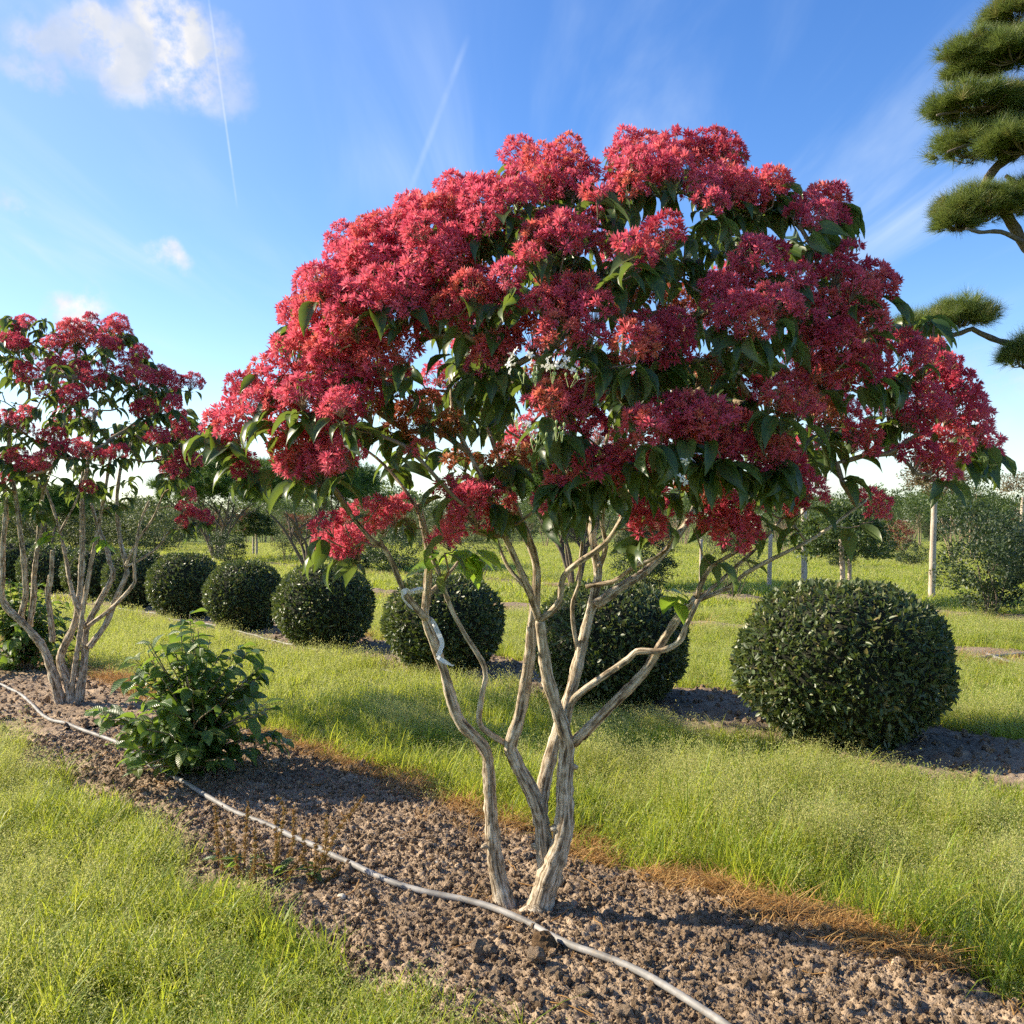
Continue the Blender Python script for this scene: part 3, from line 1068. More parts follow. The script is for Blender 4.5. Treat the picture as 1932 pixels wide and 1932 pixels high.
# ------------------------------------------------------------------ pink-flowering trees
def star(npet, rad, r):
    V, F, LC = [], [], []
    for i in range(npet):
        pol = math.acos(1 - (i + 0.5) / npet * 1.25)
        az = i * 2.39996 + r.normal() * 0.2
        d = np.array([math.sin(pol) * math.cos(az), math.sin(pol) * math.sin(az), math.cos(pol)])
        s = unit(np.cross(d, r.normal(size=3)))
        n = np.cross(d, s)
        L = rad * (0.72 + 0.4 * r.random())
        wd = rad * (0.1 + 0.045 * r.random())
        b = d * rad * 0.08
        m = d * L * 0.62 + n * rad * 0.04
        o = len(V)
        V += [b, m - s * wd, m + s * wd, d * L]
        LC += [(0, 0, 0), (-1, 0.6, 0), (1, 0.6, 0), (0, 1, 0)]
        F += [(o, o + 2, o + 1), (o + 1, o + 2, o + 3)]
    return np.array(V), np.array(F), np.array(LC)


def panicle(name, Rr, nst, seed, pet, npet=26, srad=0.0255):
    r = np.random.default_rng(seed)
    bases = [star(npet, 1.0, r) for _ in range(3)]
    pos = []
    tries = 0
    while len(pos) < nst and tries < 4000:
        tries += 1
        d = rand_dirs(1, r)[0]
        if d[2] < -0.45:
            continue
        q = d * np.array([1, 1, 0.82]) * Rr * (0.55 + 0.45 * r.random() ** 0.5)
        if all(np.linalg.norm(q - p) > srad * 1.0 for p in pos):
            pos.append(q)
    pos = np.array(pos)
    n = len(pos)
    ax = unit(unit(pos) + np.array([0, 0, 0.35]) + r.normal(size=(n, 3)) * 0.25)
    Rm = frames(ax, rand_dirs(n, r))[:, :, [0, 2, 1]] * np.array([1, -1, 1])
    V, F, at = scatter_merge(bases, r.integers(0, 3, n), Rm, srad * (0.85 + 0.3 * r.random(n)), pos, r.random(n))
    tb = Tubes()
    base = np.array([0, 0, -Rr * 0.95])
    for p in pos:
        mid = base * 0.35 + p * 0.35 + np.array([0, 0, -0.1 * Rr])
        tb.add(np.array([base, mid, p]), [0.0014, 0.0011, 0.0008], 3, cap=False)
    tv, tf, tbc = np.concatenate(tb.V), np.concatenate(tb.F), np.concatenate(tb.B)
    nf = sum(len(f) for f in F)
    at = {'lc': np.vstack([at['lc'], np.zeros((len(tv), 3))]), 'tone': np.concatenate([at['tone'], np.full(len(tv), 0.3)]),
          'bc': np.vstack([np.zeros((len(V), 3)), tbc])}
    return mk_mesh(name, np.vstack([V, tv]), F + [tf + len(V)], [pet, M['bark_twig']], at, True, [0] * nf + [1] * len(tf))


PAN = {}
for key, pet in (('pink', M['petal']), ('rust', M['petal_dry']), ('deep', M['petal_deep'])):
    PAN[key] = {'s': [panicle('flower_cluster', 0.042, 9, 300 + i, pet) for i in range(3)],
                'm': [panicle('flower_cluster', 0.064, 20, 310 + i, pet) for i in range(4)],
                'l': [panicle('flower_cluster', 0.088, 38, 320 + i, pet) for i in range(4)]}

H_LEAVES = [leaf_base(1, 0.42, 6, arc, fold, 1.15, 0.38, wv, cu) for arc, fold, wv, cu in
            ((1.4, 0.55, 0.1, 0.3), (2.0, 0.75, 0.15, -0.3), (1.0, 0.45, 0.12, 0.2), (1.7, 0.9, 0.2, 0.5), (1.2, 0.65, -0.15, -0.5))]
H_MESH = [mk_mesh('drooping_leaf', v, [f], [M['hleaf']], {'lc': lc}) for v, f, lc in H_LEAVES]
Y_MESH = [mk_mesh('young_leaf', v, [f], [M['hleaf_young']], {'lc': lc}) for v, f, lc in
          (leaf_base(1, 0.62, 6, 0.5, 0.2, 1.0, 0.4), leaf_base(1, 0.6, 6, 0.8, 0.3, 1.0, 0.4))]


class Graph:
    """twig network grown from traced stems to flower positions"""
    def __init__(self):
        self.p, self.par, self.edges = [], [], []

    def add_path(self, pts, parent=-1):
        for q in pts:
            self.p.append(np.asarray(q, float))
            self.par.append(parent)
            parent = len(self.p) - 1
        return parent

    def grow(self, T, r, step=0.07, rise=0.25, mind=0.06):
        A = np.array(self.p)
        d = np.linalg.norm(A - T, axis=1)
        cost = d + 0.9 * np.maximum(0, A[:, 2] - T[2] + 0.04) + np.where(d < mind, 0.5, 0)
        i = int(np.argmin(cost))
        a = A[i]
        L = d[i]
        c = a + (T - a) * 0.5 + np.array([0, 0, -rise * 0.3 * L]) + (r.normal(size=3) * 0.08 * L)
        hor = (T - a) * np.array([1, 1, 0])
        c += hor * 0.12
        n = max(2, int(L / step))
        t = (np.arange(n) + 1)[:, None] / n
        pts = a * (1 - t) ** 2 + 2 * c * t * (1 - t) + T * t * t
        pts[:-1] += r.normal(size=(n - 1, 3)) * 0.006
        return self.add_path(pts, i)


def build_flower_tree(name, label, base, stems, flowers, centre, nleaf, leaf_len, seed, front, part_leaves, young, extra_leaf_box, group=None, deep=0.15, fscale=1.0, twig_r=0.0027, bare=None):
    """stems: list of (points, r0, r1); flowers: list of (pos, radius, key)"""
    r = np.random.default_rng(seed)
    base = np.asarray(base, float)
    root = thing(name, base, label, 'tree', group)
    g = Graph()
    for (pts, r0, r1, kind) in stems:
        sm = catmull(pts, 0.018 if r0 > 0.012 else 0.03)
        n = len(sm)
        rad = r0 + (r1 - r0) * np.linspace(0, 1, n) ** 0.85
        if kind == 'trunk':
            rad = rad * (1 + 0.45 * np.exp(-np.linspace(0, 1, n) * 9))
        tb = Tubes()
        tb.add(sm - base, rad, 16 if r0 > 0.016 else 10, 0.1 if r0 > 0.012 else 0.06, 0.06, r)
        # old pruning knobs
        if r0 > 0.011:
            for k in range(max(1, n // 22)):
                j = r.integers(3, n - 2)
                d = unit(rand_dirs(1, r)[0] * np.array([1, 1, 0.5]))
                tb.add([sm[j] - base, sm[j] - base + d * rad[j] * 1.15, sm[j] - base + d * rad[j] * (1.3 + r.random() * 0.5)], [rad[j] * 0.5, rad[j] * 0.42, rad[j] * 0.28], 7, 0.1, 0, r)
        mk_obj('trunk' if kind == 'trunk' else 'limb', tb.mesh('stem', [M['bark_pale']]), root)
        if n > 4:
            g.add_path(sm[n // 2::3] if kind != 'top' else sm[::3])
    n_sk = len(g.p)
    ends = []
    order = sorted(range(len(flowers)), key=lambda i: np.linalg.norm(flowers[i][0] - centre))
    for i in order:
        pos, rad, key = flowers[i]
        tip = pos - np.array([0, 0, rad * 0.9])
        ends.append(g.grow(tip, r))
    for k in range(extra_leaf_box[2]):
        lo, hi = extra_leaf_box[:2]
        q = np.asarray(lo) + r.random(3) * (np.asarray(hi) - np.asarray(lo))
        e = (q - centre) / ((np.asarray(hi) - np.asarray(lo)) / 2)
        if np.linalg.norm(e) > 1.0:
            continue
        ends.append(g.grow(q, r))
    # pipe-model radii
    A = np.array(g.p)
    cnt = np.zeros(len(A))
    cnt[ends] = 1
    for i in range(len(A) - 1, -1, -1):
        if g.par[i] >= 0:
            cnt[g.par[i]] += cnt[i]
    rad = np.minimum(twig_r * np.maximum(cnt, 1) ** 0.42, 0.0125)
    # twigs as chains
    kids = {}
    for i, p in enumerate(g.par):
        if p >= 0 and i >= n_sk:
            kids.setdefault(p, []).append(i)
    tb = Tubes()
    starts = [(p, c) for p in kids for c in kids[p] if p < n_sk or c != max(kids[p], key=lambda q: cnt[q])]
    for p, c in starts:
        ch = [p, c]
        while ch[-1] in kids:
            ch.append(max(kids[ch[-1]], key=lambda q: cnt[q]))
        rr = rad[ch].copy()
        rr[0] = rr[1]
        tb.add(A[ch] - base, rr, 6, 0.04, 0, r, cap=True)
    tag(mk_obj('twig_growth', tb.mesh('twig_growth', [M['bark_twig']]), root), 'thin tan twigs carrying the flowers and leaves', kind='stuff')
    # flower clusters
    fl = sorted(range(len(flowers)), key=lambda i: flowers[i][0][1])
    rest = []
    for rank, i in enumerate(fl):
        pos, rd, key = flowers[i]
        sz = 's' if rd < 0.053 else ('m' if rd < 0.078 else 'l')
        pool = PAN[key][sz]
        o = mk_obj('flower_cluster', pool[r.integers(0, len(pool))], root, pos - base)
        nominal = {'s': 0.042, 'm': 0.064, 'l': 0.088}[sz]
        out = unit((pos - centre) * np.array([1, 1, 0.35]))
        ax = unit(np.array([0, 0, 1.0]) + out * 0.55 + r.normal(size=3) * 0.15)
        o.rotation_mode = 'QUATERNION'
        q = Vector(ax).to_track_quat('Z', 'Y')
        from mathutils import Quaternion
        o.rotation_quaternion = q @ Quaternion((0, 0, 1), r.random() * 6.28)
        s = np.clip(rd / nominal, 0.68, 1.3) * fscale
        o.scale = (s, s, s * (0.9 + 0.2 * r.random()))
        if rank >= 298:
            rest.append(o)
    if rest:                             # beyond 300: joined as one mass
        bm_v, bm_f, lc, tn, bc, mi, off = [], [], [], [], [], [], 0
        tgt = {}
        for o in rest:
            me = o.data
            k = len(me.vertices)
            co = np.empty(k * 3, np.float32)
            me.vertices.foreach_get('co', co)
            mw = np.array(o.matrix_local if False else (Vector(o.location) and o.rotation_quaternion.to_matrix()))
            v = (co.reshape(-1, 3) * np.array(o.scale)) @ mw.T + np.array(o.location)
            lv = np.empty(len(me.loops), np.int32)
            me.loops.foreach_get('vertex_index', lv)
            lt = np.empty(len(me.polygons), np.int32)
            me.polygons.foreach_get('loop_total', lt)
            mt = np.empty(len(me.polygons), np.int32)
            me.polygons.foreach_get('material_index', mt)
            nt = int((lt == 3).sum())
            bm_v.append(v)
            bm_f.append((lv[:nt * 3].reshape(-1, 3) + off, lv[nt * 3:].reshape(-1, 4) + off))
            a = np.empty(k * 3, np.float32)
            me.attributes['lc'].data.foreach_get('vector', a)
            lc.append(a.reshape(-1, 3))
            a = np.empty(k, np.float32)
            me.attributes['tone'].data.foreach_get('value', a)
            tn.append(a)
            off += k
        tris = np.concatenate([f[0] for f in bm_f])
        quads = np.concatenate([f[1] for f in bm_f])
        me = mk_mesh('flower_mass', np.concatenate(bm_v), [tris, quads], [M['petal'], M['bark_twig']], {'lc': np.concatenate(lc), 'tone': np.concatenate(tn)}, True, [0] * len(tris) + [1] * len(quads))
        tag(mk_obj('flower_mass', me, root), 'further pink flower clusters on the back of the crown', kind='stuff')
        for o in rest:
            bpy.data.objects.remove(o)
    # leaves hanging from the twigs
    tw = np.arange(n_sk, len(A))
    dist_tip = np.zeros(len(A))
    wgt = np.where(cnt[tw] <= 3, 1.0, 0.25)
    wgt = wgt * np.where(A[tw][:, 2] > base[2] + 1.2, 1, 0.15)
    pick = r.choice(tw, nleaf, p=wgt / wgt.sum())
    pos = A[pick] + r.normal(size=(nleaf, 3)) * 0.012
    az = r.random(nleaf) * 6.28
    outw = unit((pos - centre) * np.array([1, 1, 0.0]) + 1e-6)
    d = np.stack([np.cos(az), np.sin(az), np.zeros(nleaf)], -1) * 0.9 + outw * 0.6
    d = unit(d)
    d[:, 2] = -0.1 - 0.75 * r.random(nleaf)
    d = unit(d)
    up = np.array([0, 0, 1.0]) + r.normal(size=(nleaf, 3)) * 0.35
    Rm = frames(d, up)
    ln = leaf_len * (0.65 + 0.6 * r.random(nleaf))
    FP = np.array([f[0] for f in flowers])
    FR = np.array([f[1] for f in flowers])
    mid = pos + d * ln[:, None] * 0.45 + np.array([0, 0, -0.02])
    clear = np.ones(nleaf, bool)
    for i in range(0, nleaf, 500):
        q = mid[i:i + 500, None] - FP[None]
        q[..., 1] = np.where(q[..., 1] < 0, q[..., 1] * 0.45, q[..., 1] * 1.3)
        clear[i:i + 500] = ((np.linalg.norm(q, axis=2) / (FR + 0.012)[None]).min(1) > 1.0) | (r.random(len(q)) < 0.12)
    if bare is not None:
        clear &= ~(bare(pos) & (r.random(nleaf) < 0.8))
    pos, d, Rm, ln = pos[clear], d[clear], Rm[clear], ln[clear]
    nleaf = len(pos)
    which = r.integers(0, len(H_LEAVES), nleaf)
    key = (pos[:, 1] - front[1]) * 1.0 - 0.4 * (pos[:, 2] - front[2])
    rank = np.argsort(key)
    near, far = rank[:part_leaves], rank[part_leaves:]
    from mathutils import Matrix
    for i in near:
        o = mk_obj('leaf', H_MESH[which[i]], root)
        m4 = np.eye(4)
        m4[:3, :3] = Rm[i] * ln[i]
        m4[:3, 3] = pos[i] - base
        o.matrix_local = Matrix(m4.tolist())
    V, F, at = scatter_merge(H_LEAVES, which[far], Rm[far], ln[far], pos[far] - base, r.random(len(far)))
    tag(mk_obj('foliage', mk_mesh('foliage', V, F, [M['hleaf']], at), root), 'mass of dark drooping leaves inside the crown', kind='stuff')
    for (q, n) in young:
        for k in range(n):
            o = mk_obj('leaf', Y_MESH[k % 2], root)
            dd = unit(np.array([r.normal(), r.normal(), -0.2 - r.random() * 0.6]))
            m4 = np.eye(4)
            m4[:3, :3] = frames(dd[None], np.array([[0.2, -0.3, 1.0]]))[0] * (leaf_len * (0.7 + 0.4 * r.random()))
            m4[:3, 3] = q - base + r.normal(size=3) * 0.02
            o.matrix_local = Matrix(m4.tolist())
            o['label'] = 'bright green young leaf low on the stems'
    return root, g


def Z4(x, y, Y):
    return P(702.8 + x * 0.3638, 958.3 + y * 0.3638, Y)


def Z8(x, y, Y):
    return P(638.9 + x * 0.3307, 1405.6 + y * 0.3307, Y)


def path(fn, pts, Y0, Y1):
    n = len(pts)
    ys = np.linspace(0, 1, n) if np.isscalar(Y0) else None
    return [fn(x, y, Y0 + (Y1 - Y0) * (i / (n - 1))) for i, (x, y) in enumerate(pts)]


def main_tree():
    bx, by = P(1010, 1725, 3.74)[:2]
    bz = bed_z(bx, by)
    S = []
    lb = P(958, 1705, 3.79)
    lb[2] = bed_z(lb[0], lb[1]) - 0.03
    rb = P(1006, 1735, 3.69)
    rb[2] = bed_z(rb[0], rb[1]) - 0.03
    L = [lb] + path(Z4, [(650, 1900), (620, 1660), (605, 1400), (593, 1270), (540, 1195), (455, 1110), (405, 980), (372, 850), (320, 700), (275, 570), (283, 430), (292, 280), (285, 200), (265, 90), (235, -20)], 3.82, 3.55)
    S.append((L, 0.03, 0.012, 'trunk'))
    Rt = [rb] + path(Z8, [(1135, 960), (1165, 850), (1215, 710), (1268, 560), (1290, 400), (1292, 200), (1298, 60)], 3.74, 3.70) + path(Z4, [(1008, 1230), (990, 1150), (942, 1000), (902, 850), (882, 700), (868, 590)], 3.69, 3.55)
    S.append((Rt, 0.043, 0.019, 'trunk'))
    Mm = path(Z8, [(1195, 760), (1180, 640), (1168, 540), (1150, 400), (1110, 280)], 3.75, 3.76) + path(Z4, [(800, 1420), (742, 1310), (715, 1240), (732, 1175), (770, 1050), (800, 880), (820, 700), (828, 600), (845, 480), (850, 300), (808, 160), (740, 0), (700, -110)], 3.76, 3.62)
    S.append((Mm, 0.034, 0.012, 'limb'))
    K = path(Z4, [(872, 1640), (868, 1560), (884, 1460), (918, 1300), (965, 1150), (1020, 980), (1062, 820), (1100, 650), (1150, 450), (1168, 330), (1140, 150), (1150, 0), (1170, -150)], 3.77, 4.1)
    S.append((K, 0.03, 0.014, 'limb'))
    add = lambda pts, Y0, Y1, r0, r1, k='limb': S.append((path(Z4, pts, Y0, Y1), r0, r1, k))
    add([(1040, 1215), (1110, 1150), (1250, 1010), (1400, 860), (1500, 700), (1600, 550), (1680, 470)], 3.70, 3.45, 0.02, 0.014)
    add([(1680, 470), (1700, 400), (1760, 300), (1830, 260), (1950, 190)], 3.45, 3.35, 0.009, 0.006, 'top')
    add([(1685, 475), (1780, 400), (1890, 300), (2000, 200), (2120, 60)], 3.45, 3.55, 0.008, 0.005, 'top')
    add([(1685, 480), (1850, 410), (1932, 340), (2060, 270), (2300, 150), (2560, -40)], 3.45, 3.3, 0.009, 0.005, 'top')
    add([(1000, 1140), (1030, 1010), (1100, 940), (1200, 870), (1330, 780), (1370, 745), (1500, 740), (1590, 690), (1630, 600), (1690, 480)], 3.68, 3.4, 0.015, 0.009)
    add([(866, 580), (920, 545), (970, 480), (990, 360), (1060, 290), (1200, 190), (1290, 60), (1330, -60), (1360, -200)], 3.55, 3.3, 0.013, 0.007)
    add([(862, 575), (830, 480), (800, 400), (730, 240), (655, 80), (610, -40), (560, -170)], 3.55, 3.25, 0.014, 0.008)
    add([(800, 420), (700, 300), (640, 150), (600, 40)], 3.5, 3.6, 0.008, 0.005, 'top')
    add([(275, 575), (200, 485), (150, 400), (100, 280), (60, 210), (0, 170), (-70, 90), (-130, 10)], 3.6, 3.35, 0.013, 0.006)
    add([(290, 450), (350, 390), (430, 300), (470, 230)], 3.62, 3.9, 0.009, 0.005, 'top')
    add([(690, 1220), (600, 1165), (552, 1105), (570, 960), (583, 830), (470, 640), (400, 500), (345, 340), (310, 240), (285, 150), (240, 20)], 3.74, 3.5, 0.0115, 0.0075)
    add([(300, 250), (345, 340), (380, 440), (395, 480)], 3.52, 3.53, 0.006, 0.006)
    add([(1160, 500), (1300, 400), (1400, 340), (1540, 200), (1640, 60), (1700, -80)], 3.95, 4.2, 0.021, 0.011)
    add([(1110, 405), (1250, 380), (1350, 310), (1500, 240), (1560, 150)], 3.85, 3.6, 0.0105, 0.006)
    add([(1065, 740), (1040, 600), (1040, 480), (1070, 400), (1080, 250), (1100, 100)], 3.95, 3.8, 0.010, 0.006)
    add([(1168, 330), (1210, 200), (1190, 50), (1230, -120), (1210, -300), (1240, -480)], 4.05, 3.85, 0.012, 0.006)
    add([(1140, 150), (1080, 20), (1020, -150), (990, -330), (960, -500)], 4.08, 4.1, 0.011, 0.006)
    add([(1330, -60), (1450, -220), (1500, -400), (1560, -620), (1590, -800)], 3.3, 3.55, 0.008, 0.005, 'top')
    add([(560, -170), (480, -330), (420, -480), (400, -700)], 3.25, 3.4, 0.008, 0.005, 'top')
    add([(240, 20), (150, -120), (20, -260), (-160, -380)], 3.5, 3.6, 0.007, 0.004, 'top')
    add([(1700, -80), (1850, -250), (1980, -500), (2100, -700)], 4.2, 4.1, 0.009, 0.005, 'top')
    add([(700, -110), (620, -350), (540, -620), (560, -900)], 3.62, 3.9, 0.009, 0.005, 'top')
    add([(960, -500), (900, -800), (930, -1100)], 4.1, 3.9, 0.007, 0.004, 'top')
    # flower clusters traced over the crown: x, y, half-size in the measuring frame
    T = """404 799 30 426 775 25 455 725 35 494 695 25 463 754 45 492 759 40 444 806 40 447 830 35 463 867 22 463 886 22
531 714 45 542 754 55 563 740 50 542 793 45 563 846 60 590 754 45 547 820 45 568 873 50 555 661 50 558 590 40 590 584 45 579 621 50 611 664 50 595 701 50
635 635 55 603 531 45 621 555 45 637 547 45 648 489 45 669 502 50 650 521 45 687 484 45 695 428 35 687 449 40 722 436 45 711 473 50 748 410 30 777 394 40
767 428 50 796 404 50 793 431 45 828 399 45 859 391 50 846 457 45 880 441 45 767 494 60 727 497 50 793 489 50 833 476 50 701 542 55 754 531 55 796 515 50
780 547 50 661 574 60 714 563 55 754 579 60 801 558 45 846 574 35 661 613 50 740 611 55 695 637 55 759 661 45 682 669 50 709 680 45 635 695 45 738 698 35
674 746 65 635 762 40 613 820 60 643 796 50 621 865 60 648 860 50 796 849 25 601 883 45 860 500 50 840 530 45 885 540 40 820 600 45 880 600 40
849 349 35 882 356 35 915 356 40 958 349 35 978 362 35 905 385 45 952 379 45 866 366 35 1014 300 40 1024 339 40 1070 280 35 1051 303 35 1084 313 35 1103 326 30
1080 349 40 1127 356 30 1008 362 40 1186 263 25 1216 273 35 1173 296 35 1206 306 45 1245 296 50 1282 280 50 1311 296 50 1348 266 35 1374 260 20 1354 296 45
1381 290 35 1275 316 45 1229 333 45 1163 336 30 1186 352 40 1328 359 45 1361 336 45 1377 372 45 1394 349 40 1341 379 40 1044 428 50 1018 448 50 1064 442 55
995 478 30 1097 448 50 1113 415 35 1044 461 35 1255 435 45 1229 455 45 1196 468 40 1170 471 25 1209 484 35 915 422 50 892 448 50 859 455 45 952 428 40
932 537 50 912 574 45 952 567 45 958 521 40 1080 557 60 1031 570 45 1123 580 45 1057 580 45 1097 537 35 1047 626 50 1004 633 50 1080 613 45 1113 636 40
932 663 50 915 679 45 948 650 45 1229 626 60 1196 646 55 1255 650 60 1229 669 50 1268 620 45 1064 745 60 1031 752 50 1097 739 45 1080 785 50 1113 798 40
1262 785 60 1301 778 60 1212 801 50 1344 791 55 1295 818 50 1245 811 40 1384 801 50 1420 356 45 1463 339 35 1449 362 40 1476 352 30 1387 342 40 1417 379 30
1526 382 25 1555 379 45 1582 369 25 1509 402 25 1542 408 40 1575 408 30 1535 425 20 1430 484 55 1456 475 40 1407 508 35 1403 537 50 1360 541 40 1364 570 45
1400 593 60 1426 610 45 1370 610 45 1456 564 50 1492 527 35 1509 521 35 1509 597 50 1480 580 45 1568 481 35 1611 484 35 1542 504 30 1582 508 40 1624 541 40
1657 527 45 1667 541 35 1628 577 50 1591 574 50 1558 580 45 1641 603 45 1648 626 25 1575 633 50 1542 653 45 1595 649 45 1558 696 55 1535 706 45 1608 696 50
1641 686 50 1648 706 40 1492 745 55 1463 752 40 1516 765 45 1423 735 35 1628 825 45 1707 646 30 1733 666 35 1707 673 30 1773 666 30 1786 692 35 1714 719 30
1773 729 50 1813 729 40 1757 762 55 1800 765 50 1839 772 40 1724 792 40 1833 811 45 1800 834 45 1859 834 40 1757 851 45 1311 785 45 1294 828 50 1354 834 50
1436 851 45 1469 854 40 1145 867 40 1119 877 35 1178 877 40 1202 850 35 1162 896 40 1218 877 40 1241 857 30 1096 923 35 1357 837 40 1370 857 40 1317 853 40
1443 863 45 1482 870 45 1499 890 35 1492 930 45 1525 926 40 1476 943 35 1377 1009 50 1403 995 40 1363 972 35 1390 962 30 1314 989 20 1050 929 40 1037 946 35
1097 923 25 1054 900 25 892 936 40 839 926 25 899 969 45 879 962 40 925 926 25 872 913 20 839 1019 30 862 1015 20 849 989 20 951 953 25 733 969 40 717 986 35
753 959 30 684 966 25 704 949 20 648 1022 40 618 992 30 615 1015 25 651 972 20 664 1035 35 684 1005 20 1770 880 45 1730 860 45"""
    Tr = """714 740 50 759 791 40 690 775 40 1047 531 40 1186 564 35 1153 550 35 1301 570 40 892 521 45 800 760 35 1443 785 30 1647 953 40 1235 943 45 1218 986 45 1200 960 40
780 800 35 850 800 35 1340 930 40 1420 940 40 1290 900 35 1160 700 35 1330 700 35 1020 690 30 1560 780 35 1410 650 30 870 870 30 940 860 30 1010 860 30 1250 560 35"""
    r = np.random.default_rng(5)
    fl = []
    for txt, rust in ((T, False), (Tr, True)):
        a = np.array(txt.split(), float).reshape(-1, 3)
        for (px, py, s) in a:
            rho2 = ((px - 1130) / 780) ** 2 + ((py - 690) / 470) ** 2
            dd = math.sqrt(max(0.0, 1 - rho2))
            if py > 900:
                dd *= 0.75
            Y = 3.8 - 1.0 * dd * (0.78 + 0.3 * r.random()) * (0.55 if rust else 1) + r.normal() * 0.05
            pos = P(px, py, Y)
            key = 'rust' if rust else ('deep' if r.random() < 0.12 + 0.33 * np.clip((px - 1150) / 600, 0, 1) else 'pink')  # some at random, more towards the shadow side: shade put into the colour
            fl.append((pos, min(0.095, s / FPX * Y - 0.013 * np.clip((s - 22) / 28, 0, 1)), key))
    C = np.array([P(1130, 690, 3.8)[0], 3.85, P(1130, 690, 3.8)[2]])
    ax = np.array([1.45, 1.15, 0.95])
    for k in range(75):                   # the far side of the crown
        d = rand_dirs(1, r)[0]
        d[1] = abs(d[1])
        if d[2] < -0.35:
            continue
        q = C + d * ax * (0.82 + 0.14 * r.random())
        fl.append((q, 0.06 + 0.035 * r.random(), 'pink'))
    young = [(P(880, 1050, 3.5), 7), (P(900, 1040, 3.5), 4), (P(1290, 1120, 3.45), 4), (P(820, 1055, 3.55), 3)]
    return build_flower_tree('flowering_tree', 'large multi-stemmed tree with pale bark and a broad crown of pink flower clusters', (bx, by, bz),
                             S, fl, C, 4300, 0.122, 17, np.array([0, 2.7, 2.2]), 290, young, ((-1.0, 2.9, 1.55), (1.6, 4.8, 2.65), 330),
                             bare=lambda q: ((q[:, 0] > 0.85) & (q[:, 2] < 1.7)) | ((q[:, 0] < -0.4) & (q[:, 2] < 1.62)) | (q[:, 2] < 1.5))


tree_main, graph_main = main_tree()


# a few white blossoms still open on the large tree
def white_blossoms():
    r = np.random.default_rng(91)
    spots = [(962, 690, 2.68), (965, 675, 2.68), (1003, 678, 2.68), (1030, 688, 2.68), (1037, 690, 2.68), (1062, 693, 2.68), (988, 805, 2.68), (1290, 903, 2.68), (1302, 868, 2.68), (1095, 700, 2.68)]
    base = np.array(tree_main.location)
    for (px, py, Y) in spots:
        c = P(px, py, Y)
        V, F = [], []
        for k in range(4):
            cc = r.normal(size=3) * 0.011
            axd = unit(rand_dirs(1, r)[0] + np.array([-0.2, -0.5, 0.5]))
            for j in range(5):
                a = j * 1.2566 + r.random()
                e1 = unit(np.cross(axd, [0.3, 0.2, 0.9]))
                e2 = np.cross(axd, e1)
                d = e1 * math.cos(a) + e2 * math.sin(a) + axd * 0.35
                s = np.cross(d, axd)
                o = len(V)
                L = 0.013
                V += [cc, cc + d * L * 0.6 - s * L * 0.28, cc + d * L * 0.6 + s * L * 0.28, cc + d * L - axd * 0.003]
                F += [(o, o + 2, o + 1), (o + 1, o + 2, o + 3)]
        ob = mk_obj('blossom', mk_mesh('blossom', np.array(V), [np.array(F)], [M['white_petal']]), tree_main, c - base)
        ob['label'] = 'small white blossom among the pink clusters'
    for (px, py) in ((1010, 705), (985, 700), (1045, 706), (1075, 705), (1000, 800), (1020, 815), (1040, 820), (975, 790), (1060, 812), (1010, 830)):
        c = P(px + r.normal() * 4, py + r.normal() * 4, 2.7)
        tb = Tubes()
        for k in range(4):
            q = r.normal(size=3) * 0.011
            tb.add([q, q + np.array([0.001, 0, 0.006]), q + np.array([0.001, 0, 0.011])], [0.002, 0.0045, 0.002], 6)
            tb.add([q * 0.2 + np.array([0, 0, -0.03]), q], [0.001, 0.001], 3, cap=False)
        mk_obj('flower_bud', tb.mesh('flower_bud', [M['bud']]), tree_main, c - base)


white_blossoms()


